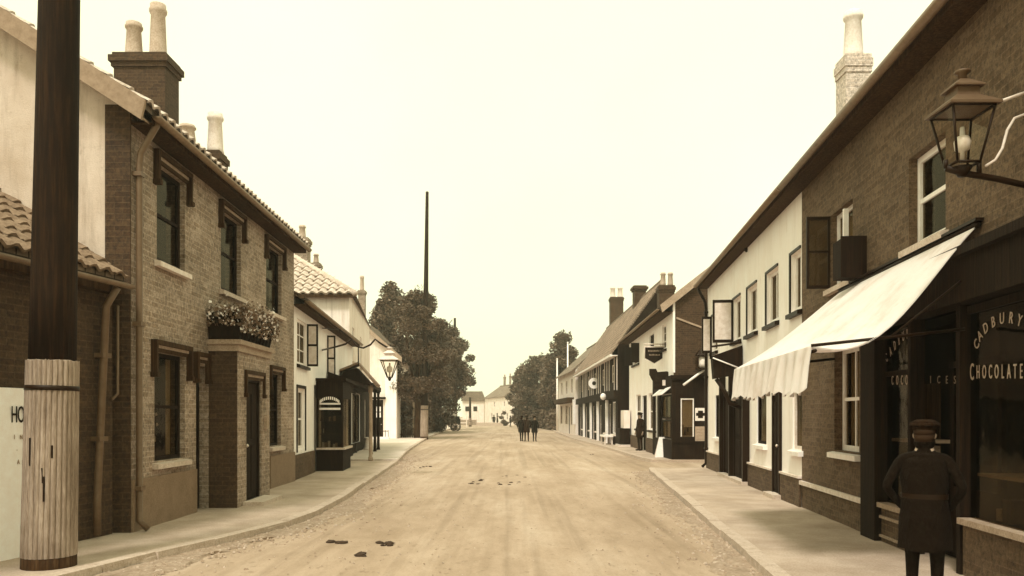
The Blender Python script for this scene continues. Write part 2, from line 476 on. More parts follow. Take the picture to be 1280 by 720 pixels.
def hood(root, F, u0, u1, z, drop=.55, n=.09, n0=0):
    mb = MB(F)
    d2 = drop*.62
    mb.box(u0-.12, u1+.12, n0+.002, n0+n, z+.10, z+.17)
    mb.box(u0-.12, u0-.06, n0+.002, n0+n, z-d2, z+.1); mb.box(u1+.06, u1+.12, n0+.002, n0+n, z-d2, z+.1)
    mb.box(u0-.14, u0-.05, n0+.002, n0+n+.02, z-d2-.07, z-d2); mb.box(u1+.05, u1+.14, n0+.002, n0+n+.02, z-d2-.07, z-d2)
    mb.box(u0-.06, u1+.06, n0+.002, n0+n*.5, z+.055, z+.1, 1); mb.box(u0-.06, u1+.06, n0+.002, n0+n*.4, z+.0, z+.055)
    mb.build('hood_mould', [M['midwood'], M['stonegrey']], root)
def downpipe(root, F, u, ztop, zbot=.0, n=.08, e=.3, name='downpipe', m='pipe', r=.045, lean=0):
    mb = MB(F)
    mb.tube([(u+lean, n+e, ztop), (u+lean, n+e, ztop-.12), (u+lean, n+.02, ztop-.5), (u+lean, n, ztop-.7), (u, n, zbot+.15), (u, n+.12, zbot+.03)], r, 10)
    for z in (zbot+.6, (ztop+zbot)/2, ztop-.8):
        mb.box(u-.07, u+.07, .003, n+.055, z-.03, z+.03)
    mb.build(name, M[m], root)
def chimney(x, y, w, d, z0, z1, label, pots, wm='brickD', rot=0, parent=None, cap=.07):
    """a chimney stack; child of its roof"""
    mb = MB(); mb.box(x-w/2, x+w/2, y-d/2, y+d/2, z0, z1-.32)
    mb.box(x-w/2-cap*.5, x+w/2+cap*.5, y-d/2-cap*.5, y+d/2+cap*.5, z1-.32, z1-.22)
    mb.box(x-w/2-cap, x+w/2+cap, y-d/2-cap, y+d/2+cap, z1-.22, z1-.08)
    mb.box(x-w/2-cap*.3, x+w/2+cap*.3, y-d/2-cap*.3, y+d/2+cap*.3, z1-.08, z1)
    st = mb.build('chimney', M[wm], parent)
    if label: st['label'] = label
    for px_, py_, r, h, pm in pots:
        pb = MB(); pb.lathe((px_, py_), [(r*1.25,z1-.02),(r*1.1,z1+.1),(r*.9,z1+h*.8),(r*1.1,z1+h*.84),(r*1.15,z1+h*.9),(r*1.0,z1+h*.93),(r*1.0,z1+h),(r*.75,z1+h),(r*.7,z1+h*.5)], 14)
        pb.build('chimney_pot', M[pm], st)
    return st
def text_into(mb, body, size, mat4, mi=0, ex=.004, font=None, sx=1):
    cu = bpy.data.curves.new('t', 'FONT'); cu.body = body; cu.size = size; cu.extrude = ex; cu.align_x = 'CENTER'; cu.resolution_u = 3
    o = bpy.data.objects.new('t', cu); C.objects.link(o)
    dg = bpy.context.evaluated_depsgraph_get()
    me = bpy.data.meshes.new_from_object(o.evaluated_get(dg))
    vs = [mat4 @ Vector((v.co.x*sx, v.co.y, v.co.z)) for v in me.vertices]
    fr = mb.fr; mb.fr = None; mb.add(vs, [tuple(p.vertices) for p in me.polygons], mi); mb.fr = fr
    bpy.data.objects.remove(o); bpy.data.curves.remove(cu); bpy.data.meshes.remove(me)
def fmat(F, u, n, z, side, roll=0):
    """text matrix on a facade; readable from the street"""
    sgn = 1 if side == 'L' else -1
    x = Vector((F.d.x, F.d.y, 0))*sgn; zz = Vector((F.n.x, F.n.y, 0)); y = Vector((0,0,1))
    m = Matrix((x, y, zz)).transposed().to_4x4()
    m.translation = Vector(F.P(u, n, z))
    return m @ Matrix.Rotation(roll, 4, 'Z')
def flat_mat(pos, xdir=(1,0,0)):
    """text facing the camera side (-Y)"""
    x = Vector(xdir).normalized(); y = Vector((0,0,1)); z = x.cross(y)
    m = Matrix((x, y, z)).transposed().to_4x4(); m.translation = Vector(pos); return m

# ================================================================== SETTING
g = MB(); g.quad((-700,-60,-.16), (700,-60,-.16), (700,1500,-.16), (-700,1500,-.16)); struct('ground', g, M['ground'])
KL = [(-12,-4.6),(7,-4.75),(9.4,-4.15),(10.5,-3.8),(12,-3.42),(13.4,-3.3),(16,-3.36),(18,-3.48),(23.9,-3.82),(28.6,-4.1),(34,-4.6),(39,-5.0),(57,-6.15),(84,-7.5),(133,-8.2),(150,-10)]
KR = [(-12,.7),(9.6,2.79),(24.0,4.13),(24.9,4.3)]
KR2 = [(29.2,5.15),(31,4.98),(40,4.9),(47,4.7),(60,4.4),(80,4.5),(113,5.1),(170,6.5)]
def interp(P, y):
    if y <= P[0][0]: return P[0][1]
    for (a, xa), (b, xb) in zip(P, P[1:]):
        if y <= b: return xa+(xb-xa)*(y-a)/(b-a)
    return P[-1][1]
# road: one finely divided dusty sheet with slight camber and ruts
g = MB()
ys = [-12+.5*i for i in range(90)] + [33+2*i for i in range(25)] + [83+6*i for i in range(20)]
nx = 40
vs = []
rr = random.Random(3)
for y in ys:
    xl = interp(KL, y)-.3; xr = (interp(KR, y) if y < 24.9 else interp(KR2, y) if y > 29 else 9)+.3
    if 24.4 < y < 29.4: xr = 14
    if y > 135: xl = -10-(y-135)*1.2
    for i in range(nx+1):
        f = i/nx; x = xl+(xr-xl)*f
        mid = (interp(KL, y)+4.0)/2
        z = -.10 + .03*math.cos(min(1, abs(x-mid)/4)*math.pi/2) + .008*math.sin(x*5+y*.3)*math.sin(y*1.7+x) + .006*math.sin(x*2.1+1)
        vs.append((x, y, z))
fs = [(j*(nx+1)+i, j*(nx+1)+i+1, (j+1)*(nx+1)+i+1, (j+1)*(nx+1)+i) for j in range(len(ys)-1) for i in range(nx)]
g.add(vs, fs, 0, True); struct('road', g, M['road'])
def pavement(name, K, y0, y1, xin, step=.4, top=0, m='pav', kerb=True, jag=.03, sgn=1):
    g = MB(); ys = []; y = y0
    while y < y1: ys.append(y); y += step
    ys.append(y1)
    rr = random.Random(int(y0*7)); vs = []
    for y in ys:
        xk = interp(K, y) + rr.uniform(-jag, jag)
        xi = xin(y) if callable(xin) else xin
        zt = top + rr.uniform(-.006, .006)
        vs += [(xi, y, top), (xk-sgn*.9, y, top+rr.uniform(-.004,.004)), (xk-sgn*.05, y, zt), (xk, y, zt-.03), (xk+sgn*.03, y, -.14)]
    fs = []
    for j in range(len(ys)-1):
        for i in range(4): fs.append((j*5+i, j*5+i+1, (j+1)*5+i+1, (j+1)*5+i))
    for j in (0, len(ys)-1):
        a = len(vs); vs += [(vs[j*5][0], vs[j*5][1], -.14)]; fs.append((j*5, j*5+1, j*5+2, j*5+3, j*5+4, a))
    g.add(vs, fs, 0)
    return struct(name, g, M[m])
pavement('pavement_left', KL, -12, 28.6, -14)
pavement('pavement_slab', KL, 29.0, 36.5, -14, m='slab', top=.03, jag=.012)
pavement('pavement_left_far', KL, 37.0, 130, -30, m='slab', step=1, jag=.04)
pavement('pavement_right', KR, -12, 24.75, 14, sgn=-1)
pavement('pavement_right_far', KR2, 29.3, 165, 22, m='pav', step=1, sgn=-1)
def kerb(name, K, y0, y1, sgn):
    g = MB(); rr = random.Random(int(y0)); y = y0
    while y < y1:
        ln = rr.uniform(.7, 1.1); a, b = y+.008, min(y+ln-.008, y1); xa, xb = interp(K, a), interp(K, b); j = rr.uniform(-.012,.012); h = rr.uniform(.004,.02)
        w = .15*sgn
        base = [(xa+j+w*.25, a, -.14), (xb+j+w*.25, b, -.14), (xb+j-w, b, -.14), (xa+j-w, a, -.14)]
        top = [(xa+j+w*.18, a, h), (xb+j+w*.18, b, h+rr.uniform(-.004,.004)), (xb+j-w, b, h), (xa+j-w, a, h)]
        g.prism(base, top); y += ln
    return struct(name, g, M['kerb'])
kerb('kerb_left', KL, 3, 28.6, 1); kerb('kerb_left_far', KL, 29, 110, 1); kerb('kerb_right', KR, 3, 24.7, -1); kerb('kerb_right_far', KR2, 29.35, 120, -1)
# rough cobbled gutter strips
def strip(name, K, y0, y1, off0, off1, z=-.086):
    g = MB(); y = y0; vs = []; rr = random.Random(5)
    n = 7; rows = 0
    while y <= y1:
        for i in range(n):
            f = i/(n-1); wv = 1+.28*math.sin(y*.9+1)+.18*math.sin(y*2.3)+.1*math.sin(y*5.1); x = interp(K, y)+off0+(off1-off0)*f*wv + (rr.uniform(-.07,.07) if i in (n-1,) else 0)
            edge = -.035 if i == n-1 else 0
            vs.append((x, y, z+.012+edge+rr.uniform(-.008,.014)))
        rows += 1; y += .14
    fs = [(j*n+i, j*n+i+1, (j+1)*n+i+1, (j+1)*n+i) for j in range(rows-1) for i in range(n-1)]
    g.add(vs, fs, 0); return struct(name, g, M['gutter'])
strip('gutter_left', KL, 4, 27, .04, .5)
strip('gutter_right', KR, 4, 24.4, -.04, -.42)
# loose stones of the gutters (uncountable)
g = MB(); rr = random.Random(11)
for i in range(4200):
    y = 5+rr.random()**1.4*30; left = rr.random() < .55
    if left: x = interp(KL, y)+abs(rr.gauss(0,.38))
    else:
        if y > 24.3: continue
        x = interp(KR, y)-abs(rr.gauss(0,.33))
    r = rr.uniform(.01,.03); z = -.085
    k = 5; a0 = rr.random()*6
    b = [(x+math.cos(a0+t*2*math.pi/k)*r*rr.uniform(.7,1.2), y+math.sin(a0+t*2*math.pi/k)*r*rr.uniform(.7,1.3), z) for t in range(k)]
    t_ = [(x+(p[0]-x)*.6, y+(p[1]-y)*.6, z+r*.8) for p in b]
    g.prism(b, t_, 0 if rr.random() < .6 else 1)
tag(g.build('loose_stones', [M['stonegrey'], M['kerb']]), 'loose pebbles and grit lying along both kerbs', 'stones', kind='stuff')
# fine grit on road
g = MB(); rr = random.Random(12)
for i in range(1500):
    y = 6+rr.random()**1.6*28; x = rr.uniform(interp(KL, y)+.5, interp(KR, min(y,24))-.5)
    r = rr.uniform(.005,.014); z = -.073; k = 4; a0 = rr.random()*6
    b = [(x+math.cos(a0+t*math.pi/2)*r, y+math.sin(a0+t*math.pi/2)*r*1.3, z) for t in range(k)]
    g.prism(b, [(x+(p[0]-x)*.5, y+(p[1]-y)*.5, z+r*.9) for p in b], 0 if rr.random() < .5 else 1)
tag(g.build('road_grit', [M['stonegrey'], M['kerb']]), 'fine grit scattered over the dusty road', 'grit', kind='stuff')
# horse droppings on the road
def dung(px0, px1, py0, py1, n, label, seed):
    rr = random.Random(seed); lumps = []; xs = []
    for i in range(n):
        px_ = rr.uniform(px0, px1); py_ = rr.uniform(py0, py1)
        y = 1680/(py_-520); x = (px_-640)/1000*y; xs.append((x, y))
        r = rr.uniform(.025, .06); z = -.082
        lumps.append((x, y, r))
    cx = sum(p[0] for p in xs)/n; cy = sum(p[1] for p in xs)/n
    root = thing('horse_dung', label, 'dung', (cx, cy, -.08), 'horse droppings on the road')
    for x, y, r in lumps:
        g = MB(); z = -.082; k = 9; rings = []
        for rf_, zf in ((.75, 0), (1, .3), (.8, .55), (.35, .72)):
            rings.append([(x+math.cos(t*2*math.pi/k)*r*rf_*rr.uniform(.7,1.25)*1.2, y+math.sin(t*2*math.pi/k)*r*rf_*rr.uniform(.7,1.25), z+r*zf*rr.uniform(.7,1.1)) for t in range(k)])
        vs = [p for q in rings for p in q]
        g.add(vs, [(i*k+t, i*k+(t+1)%k, (i+1)*k+(t+1)%k, (i+1)*k+t) for i in range(3) for t in range(k)]+[tuple(range(3*k, 4*k))], 0, True)
        g.build('dung_lump', M['dung'], root)
    return root
dung(587,606,600,606,9,'dark crumbs of horse dung left of the road centre, middle distance',1)
dung(622,662,602,607,9,'row of dark horse dung lumps on the road centre, nearest of the middle distance ones',2)
dung(628,650,593,597,5,'short row of horse dung lumps beyond the longer row at the road centre',3)
dung(655,663,597,599,2,'small pair of horse dung lumps right of the short row on the road',4)
dung(413,430,677,680,3,'small pair of dung lumps on the near road, nearest to the left gutter',5)
dung(468,492,679,683,7,'dark elongated dung lumps on the near road',6)
dung(445,468,692,697,6,'dark dung heap closest to the camera on the road',7)
dung(522,538,583,585,5,'thin dark dung streak by the pale kerb slab on the left',8)
dung(735,742,568,569,2,'single dung lump on the far right of the road',9)

# ================================================================== LEFT SIDE
# ---- brick house with porch
F1 = Frame((-5.24, 11.0), (-5.37, 19.7), 'L'); L1 = F1.L; H1 = 6.02
s1 = .64
U = F1.U
uw = [(U(196), U(231)), (U(276), U(301)), (U(332.5), U(352))]
gw = [(U(193), U(231)), (U(337), U(351))]
ops = [(a, b, 3.92, 5.35) for a, b in uw] + [(a, b, .93, 2.55) for a, b in gw] + [(U(245), 2.93, -.0, 2.45)]
h1 = house('brick_house', 'two storey buff brick house with flat roofed porch and flower box, left of the street', 'house', F1, L1, H1, s1, .30, 3.65, 'brickL', ops,
           wallmats=[M['brickL'], M['render']], roofm='tilemid', tiles='tilepale', endmat=1, v0=.28, v1=.05)
# brick quoin strip down the gable corner, and bargeboard
mb = MB(F1); mb.box(-.03, 0.0, -.34, .004, -.1, H1-.15); mb.build('corner_strip', M['brickD'], h1)
mb = MB(F1)
b = [(-.33, .34, H1-s1*.34+.02), (-.33, -3.65, H1+s1*3.65+.02), (-.33, -3.65, H1+s1*3.65-.25), (-.33, .28, H1-s1*.28-.28)]
mb.prism(b, [(-.28, p[1], p[2]) for p in b]); 
b2 = [(-.28, .25, H1-s1*.28-.20), (-.28, -3.65, H1+s1*3.65-.2), (0, -3.65, H1+s1*3.65-.2), (0, .25, H1-s1*.28-.20)]
mb.prism([(p[0], p[1], p[2]-.03) for p in b2], b2)
mb.build('bargeboard', plain('grey_bargeboard', .5, .8), h1)
for i, (a, b) in enumerate(uw):
    window(h1, F1, a, b, 3.92, 5.35, n=-.08, bars=(0,0), fm='darkwood', sill='offwhite' if i == 0 else 'sill', curtain=None)
    hood(h1, F1, a, b, 5.35, .45)
for i, (a, b) in enumerate(gw):
    window(h1, F1, a, b, .93, 2.55, n=-.08, bars=(0,0), fm='darkwood', sill='sill', curtain=[(.8,1)] if i == 0 else None)
    hood(h1, F1, a, b, 2.55, .5)
door(h1, F1, U(245), 2.93, 0, 2.45, -.2, 'doorwood', 'darkwood')
hood(h1, F1, U(245), 2.70, 2.5, .45)
# lace pot plant in the ground floor window
mb = MB(F1); rr = random.Random(8)
for i in range(70):
    u = gw[0][0]+.3+rr.gauss(0,.1); z = 1.35+rr.gauss(0,.17); n = -.22+rr.uniform(-.03,.03)
    mb.quad((u,n,z),(u+.05,n+.01,z+.02),(u+.03,n,z+.06),(u-.02,n,z+.04))
pl = mb.build('lace_plant', M['curtain'], h1)
# plinth render & irregular edge
cem = rough_mat('cement_plinth', .38, .50, 4, 50)
for a, b in ((0, U(244)), (U(336.5), L1)):
    mb = MB(F1); mb.box(a, b, .003, .035, -.1, .72); mb.build('plinth', cem, h1)
downpipe(h1, F1, .10, 5.75, 0, .07, .24)
# porch
pu0, pu1 = 2.93, 4.88; pn = .50; pz = 2.85
porch = MB(F1)
P1 = lambda u, n, z: (u, n, z)
PF = Frame(F1.P(pu0, pn, 0)[:2], F1.P(pu1, pn, 0)[:2], 'L')
mb = MB(PF); du0, du1 = PF.U(308), PF.U(327)
wall_faces(mb, 0, PF.L, -.1, pz, [(du0, du1, 0, 2.28)], .12)
mb2 = MB(F1); mb2.box(pu0, pu0+.12, 0.002, pn-.121, -.1, pz); mb2.box(pu1-.12, pu1, 0.002, pn-.121, -.1, pz)
nb = len(mb.v); mb.v += mb2.v; mb.f += [tuple(i+nb for i in f) for f in mb2.f]; mb.m += [1]*len(mb2.m); mb.smooth += mb2.smooth
# the side cheek must reach the front
mb3 = MB(PF); mb3.quad((0,0,-.1),(0,-.13,-.1),(0,-.13,pz),(0,0,pz)); nb = len(mb.v); mb.v += mb3.v; mb.f += [tuple(i+nb for i in f) for f in mb3.f]; mb.m += [1]; mb.smooth += [False]
pr = mb.build('porch', [M['brickL'], M['brickD']], h1)  # side cheeks in darker brick: their shade is put into the colour
mb = MB(F1); mb.box(pu0-.07, pu1+.07, .003, pn+.08, pz, pz+.08); mb.box(pu0-.03, pu1+.03, .003, pn+.03, pz-.12, pz); mb.build('cornice', M['stonegrey'], pr)
mb = MB(F1)
mb.prism([(pu0, .003, pz+.08), (pu1-.1, .003, pz+.08), (pu1-.1, pn+.02, pz+.08), (pu0, pn+.02, pz+.08)], [(pu0-.1, .003, pz+.55), (pu1-.1, .003, pz+.55), (pu1-.1, pn+.14, pz+.55), (pu0-.1, pn+.14, pz+.55)])
for k in range(9):
    u = pu0+.05+k*.21; mb.tube([(u, pn+.05, pz+.09), (u, pn+.16, pz+.53)], .018, 5)
mb.build('flower_box', M['darkwood'], pr)
mb = MB(F1); rr = random.Random(4)
for i in range(2200):
    u = rr.uniform(pu0-.12, pu1-.02); n = rr.uniform(.02, pn+.22); z = pz+.5+abs(rr.gauss(0,.12)); 
    if rr.random() < .25: u = pu0-.1-rr.uniform(0,.05); z = pz+.6-rr.random()**2*.3
    if rr.random() < .4: n = pn+.15+rr.uniform(-.02,.05); z = pz+.58-rr.random()**2*.4
    a = rr.random()*6; sz = rr.uniform(.02,.05)
    w = rr.uniform(-.5,.5)
    mb.quad((u,n,z),(u+sz*math.cos(a),n+sz*math.sin(a),z+sz*w),(u+sz*math.cos(a)-sz*.5*math.sin(a),n+sz*math.sin(a)+sz*.5*math.cos(a),z+sz),(u-sz*.5*math.sin(a),n+sz*.5*math.cos(a),z+sz*.7), 1 if rr.random() < .2 else 0)
mb.build('flowers', [M['leafm'], M['flower']], pr)
door(pr, PF, du0, du1, 0.06, 2.28, -.08, 'doorwood', 'dark')
hood(pr, PF, du0, du1, 2.26, .4, .05)
mb = MB(PF); mb.box(du0-.2, du1+.15, .003, .36, -.05, .07); mb.build('door_step', M['sill'], pr)
mb = MB(PF); mb.box(du1+.14, du1+.30, .003, .06, 1.35, 1.62); mb.build('letter_box', M['stonegrey'], pr)
rf = [c for c in h1.children if c.name.startswith('roof')][0]
chimney(-8.35, 18.3, 1.15, .75, 7.4, 9.75, 'broad brick chimney stack carrying two tall pots', [(-8.6,18.2,.17,.78,'pot'), (-8.05,18.2,.17,1.2,'pot')], 'brickD', parent=rf, cap=.09)
chimney(-7.2, 19.2, .5, .5, 6.6, 7.9, 'small stack with one pot leaning over the eaves', [(-7.12,19.2,.17,.95,'potpale')], 'brickD', parent=rf)
chimney(-6.9, 17.0, .34, .34, 6.5, 7.35, 'stub with a single squat pot', [(-6.9,17.0,.16,.42,'pot')], 'brickD', parent=rf)

# ---- low brick outhouse with pantiled lean-to roof
F0 = Frame((-6.75, 4.2), (-5.42, 10.85), 'L'); L0 = F0.L
h0 = house('low_outhouse', 'low dark brick outhouse with pantiled roof against the rendered gable, far left', 'outbuilding', F0, L0, 3.62, .64, .2, 3.2, 'brickD', [], roofm='tilemid', tiles='tiledark', gutter=False, v0=.1, v1=-.02)
mb = MB(F0); gz = 3.62-.64*.2-.13
prof = [(math.cos(t)*.06, -math.sin(t)*.06) for t in [math.pi*k/6 for k in range(7)]]
mb.prism([(-.05, .3+a, gz+b) for a, b in prof], [(L0, .3+a, gz+b) for a, b in prof], 0, True); mb.build('gutter', M['gut'], h0)
mb = MB(F0); mb.box(0, L0, .003, .18, gz-.12, gz+.0); mb.build('fascia', M['midwood'], h0)
ud = F0.U(120, .08)
mb = MB(F0); u2 = F0.U(134, .1)
mb.tube([(u2, .25, 3.3), (u2-.02, .1, 3.05), (ud+.02, .08, .5), (ud, .1, .05)], .05, 10)
for z in (1.3, 2.4): mb.box(ud-.02+(u2-ud)*z/3.2-.06, ud+(u2-ud)*z/3.2+.08, .003, .14, z-.03, z+.03)
mb.build('downpipe', M['pipe'], h0)
u3 = F0.U(147, .05)
mb = MB(F0); mb.tube([(u3, .05, 3.1), (u3, .05, 1.9), (u3-.12, .05, 1.82)], .022, 8); mb.build('vent_pipe', M['pipe'], h0)

# ---- notice board leaning on outhouse wall
ub0, ub1 = F0.U(-60), F0.U(46)
nbt = thing('notice_board', 'tall white notice board with black capitals, standing against the outhouse wall at far left', 'sign', F0.P((ub0+ub1)/2, .12, 0))
mb = MB(F0); mb.prism([(ub0, .17, 0.0), (ub1, .17, 0.0), (ub1, .20, 0.0), (ub0, .20, 0.0)], [(ub0, .06, 1.92), (ub1, .06, 1.92), (ub1, .09, 1.92), (ub0, .09, 1.92)])
mb.build('board', plain('whitewash_board', .97, .8, 0, .04), nbt)
mb = MB(F0)
def bd(px_, py_):
    u = F0.U(px_, .1); z = F0.Z(px_, py_, .1); n = .20-(z/1.92)*.11+.004
    return u, n, z
for ch, px_, py_ in (('H',16.5,528),('O',25,528),('W',34.5,528)):
    u, n, z = bd(px_, py_); text_into(mb, ch, .27, fmat(F0, u, n, z, 'L'), 0, .003, sx=.48)
for ch, px_, py_ in (('I',15.5,549),('N',24,549),('G',30,549),('.',18,563),('A',19,580),('I',24,580),('R',30,580)):
    u, n, z = bd(px_, py_); text_into(mb, ch, .075, fmat(F0, u, n, z, 'L'), 1, .003, sx=.7)
mb.build('lettering', [M['ink'], M['inkgrey']], nbt)

# ---- telegraph pole near left
tp = thing('telegraph_pole', 'thick dark wooden telegraph pole with pale weathered foot at the near left kerb', 'pole', (-4.92, 8.5, 0), 'telegraph poles along the street')
def pole(root, x, y, r0, r1, zs, ztop, lean, parts=True):
    px_ = lambda z: x+lean*z
    N = 14
    mb = MB(); pts = []; rs = []
    for i in range(N+1):
        z = zs+(ztop-zs)*i/N; pts.append((px_(z), y, z)); rs.append(r0+(r1-r0)*z/ztop)
    mb.tube(pts, rs, 20); mb.build('pole_shaft', M['poledark'], root)
    mb = MB(); NF = 240; rg = []
    for z in (.12, .7, 1.3, zs):
        rz = r0+(r1-r0)*z/ztop+.008
        rg.append([(px_(z)+(rz+.016*abs(math.sin(15*t*2*math.pi/NF))**.6)*math.cos(t*2*math.pi/NF), y+(rz+.016*abs(math.sin(15*t*2*math.pi/NF))**.6)*math.sin(t*2*math.pi/NF), z+(0 if z < zs else .006*math.sin(t*1.3)+.006*math.sin(t*.37))) for t in range(NF)])
    vs = [p for q in rg for p in q]; fs = [(i*NF+t, i*NF+(t+1)%NF, (i+1)*NF+(t+1)%NF, (i+1)*NF+t) for i in range(3) for t in range(NF)] + [tuple(range(3*NF, 4*NF))]
    mb.add(vs, fs, 0, False); mb.build('weathered_foot', M['polelight'], root)
    mb = MB(); mb.tube([(px_(0), y, -.12), (px_(.12), y, .12)], [r0+.024, r0+.02], 20); mb.build('base_collar', M['midwood'], root)
    mb = MB(); mb.tube([(px_(zs-.31), y, zs-.31), (px_(zs-.26), y, zs-.26)], [r0+.016]*2, 20); mb.build('iron_band', M['iron'], root)
pole(tp, -4.92, 8.5, .245, .15, 2.18, 12, .0185)
mb = MB(); rr = random.Random(2)
for k in range(4):
    a = -1.45+rr.uniform(-.5,.5); z = rr.uniform(.5, 1.2); r = .252
    mb.box(-4.92+.018*z+math.cos(a)*r-.008, -4.92+.018*z+math.cos(a)*r+.008, 8.5+math.sin(a)*r-.01, 8.5+math.sin(a)*r+.01, z, z+rr.uniform(.12,.35))
mb.build('wood_splits', M['dark'], tp)

# ---- white cottage with shop bay
F2 = Frame((-5.43, 19.8), (-6.35, 31.8), 'L'); L2 = F2.L; U = F2.U
ops = [(U(371.5), U(383.5), 2.95, 4.1), (U(409), U(419), 2.95, 3.95), (U(371), U(381), .72, 2.32), (U(392.5), U(398.5), 0, 2.5), (U(438), U(450), .5, 2.5), (U(431), U(436.5), 0, 2.3)]
h2 = house('white_cottage', 'white limewashed cottage with low eaves and dark shop bay beside the brick house', 'cottage', F2, L2, 4.72, .5, .3, 2.6, 'cream', ops, roofm='tilemid', v1=.0, v0=0)
mb = MB(F2); mb.box(.0, U(391.5), .003, .05, -.1, .62); mb.build('plinth', M['brickPlinth'], h2)
window(h2, F2, *ops[0], n=-.05, bars=(1,2), fm='white', sash=False, sill='dark', curtain=[(.0,.9)])
window(h2, F2, *ops[1], n=-.05, bars=(0,1), fm='white', sash=True, sill='white', curtain=[(0,.4)])
window(h2, F2, *ops[2], n=-.06, bars=(1,1), fm='white', sash=True, curtain=[(0,.45)], fw=.1)
mb = MB(F2); a, b, c, d = ops[2]
mb.box(a-.07, a, .003, .03, c-.05, d+.08); mb.box(b, b+.07, .003, .03, c-.05, d+.08); mb.box(a, b, .003, .03, d, d+.08); mb.build('window_surround', M['dark'], h2)
door(h2, F2, *ops[3], n=-.2)
for (a, b, c, d, n0) in ((ops[0][1], ops[0][1]+.03, 2.95, 4.1, .30), (ops[1][0]-.03, ops[1][0], 2.7, 4.15, .26)):
    mb = MB(F2); mb.box(a, b, .005, n0, c, d); mb.box(a-.012, a, .05, n0-.04, c+.06, (c+d)/2-.03, 1); mb.box(a-.012, a, .05, n0-.05, (c+d)/2+.03, d-.06, 1)
    mb.build('shutter', [M['dark'], M['offwhite']], h2)
window(h2, F2, *ops[4], n=-.04, bars=(2,1), fm='darkwood', sash=False)
door(h2, F2, *ops[5], n=-.15)
# dark shopfront cladding beyond the bay
mb = MB(F2)
ua, ub_ = U(436), L2
wall_faces(mb, U(425), L2, -.08, 2.95, [(o[0], o[1], max(o[2], -.07), o[3]) for o in ops[4:]], .02)
mb.v = [ (p[0]+F2.n.x*.035, p[1]+F2.n.y*.035, p[2]) for p in mb.v]
mb.build('shop_cladding', M['darkwood'], h2)
# bay
bu0, bu1, bn = U(391.5)+.45, U(391.5)+2.2, .78
mb = MB(F2); mb.box(bu0, bu1, .003, bn, -.02, .62); mb.box(bu0, bu1, .003, bn, 2.12, 2.62)
for (u, n) in ((bu0, 0.01), (bu0, bn-.06), (bu1-.06, bn-.06)): mb.box(u, u+.06, n, n+.06, .68, 2.12)
mb.box(bu0-.08, bu1+.08, .003, bn+.09, 2.62, 2.70)
bay = mb.build('shop_bay', M['darkwood'], h2)
mb = MB(F2); mb.box(bu0+.55, bu0+.58, .06, bn-.06, .68, 2.12); mb.build('light_stop_board', M['darkwood'], bay)  # added board, stops light crossing the bay so its inside stays dark
mb = MB(F2); mb.box(bu0-.05, bu1+.05, .003, bn+.06, .62, .68); mb.build('sill', M['sill'], bay)
mb = MB(F2); mb.box(bu0+.02, bu0+.026, .07, bn-.06, .68, 2.12); mb.box(bu0+.06, bu1-.06, bn-.04, bn-.034, .68, 2.12); mb.build('pane', M['glass'], bay)
mb = MB(F2); mb.box(bu0+.01, bu0+.03, .1, bn-.08, 1.78, 1.84); mb.box(bu0+.01, bu0+.03, .1, bn-.08, 1.93, 1.98)
N = 12
for k in range(N):   # arch of white letters
    t = math.pi*(.15+.7*k/(N-1)); n_ = bn/2-.30*math.cos(t); z = 1.92+.2*math.sin(t)
    if k % 1 == 0: mb.box(bu0-.008, bu0-.002, n_-.018, n_+.018, z-.045, z+.045)
mb.build('arched_sign', M['white'], bay)
mb = MB(F2); rr = random.Random(21)
for k in range(16):
    n_ = rr.uniform(.12, bn-.12); u = bu0+rr.uniform(.1, .4); z0_ = rr.choice((.68, .68, 1.1, 1.45)); 
    mb.box(u, u+.07, n_-.03, n_+.03, z0_, z0_+rr.uniform(.08,.2), k % 3)
mb.box(bu0+.08, bu0+.5, .1, bn-.1, 1.06, 1.08, 2)
mb.build('window_goods', [M['white'], M['papergrey'], M['midwood']], bay)
mb = MB(F2); mb.box(bu1+.12, bu1+.8, .05, bn-.2, -.0, .62); mb.box(bu1+.05, bu1+.1, .05, bn-.1, 0, .66, 1)
ct = mb.build('sale_crate', [M['darkwood'], M['offwhite']]); tag(ct, 'dark wooden chest standing beyond the shop bay of the white cottage', 'chest')
# canopy and porch beyond bay
mb = MB(F2)
cu0, cu1 = bu1+.2, L2-1.2
mb.prism([(cu0, .04, 2.75), (cu1, .04, 2.75), (cu1, .8, 2.62), (cu0, .8, 2.62)], [(cu0, .04, 3.0), (cu1, .04, 3.0), (cu1, .85, 2.72), (cu0, .85, 2.72)])
mb.build('shop_canopy', M['darkwood'], h2)
mb = MB(F2)
qu = U(446, .6)
mb.prism([(qu-.05, .05, 2.7), (qu+.7, .05, 2.7), (qu+.7, 1.15, 2.7), (qu-.05, 1.15, 2.7)], [(qu-.05, .05, 3.15), (qu+.7, .05, 3.15), (qu+.7, .6, 3.3), (qu-.05, .6, 3.3)])
po = mb.build('gabled_hood', M['darkwood'], h2)
mb = MB(F2); mb.prism([(qu-.14, .02, 3.16), (qu+.8, .02, 3.16), (qu+.8, .65, 3.42), (qu-.14, .65, 3.42)], [(qu-.14, .02, 3.24), (qu+.8, .02, 3.24), (qu+.8, .65, 3.5), (qu-.14, .65, 3.5)])
mb.prism([(qu-.14, .65, 3.42), (qu+.8, .65, 3.42), (qu+.8, 1.3, 2.62), (qu-.14, 1.3, 2.62)], [(qu-.14, .65, 3.5), (qu+.8, .65, 3.5), (qu+.8, 1.36, 2.7), (qu-.14, 1.36, 2.7)])
mb.build('hood_roof', M['tiledark'], po)
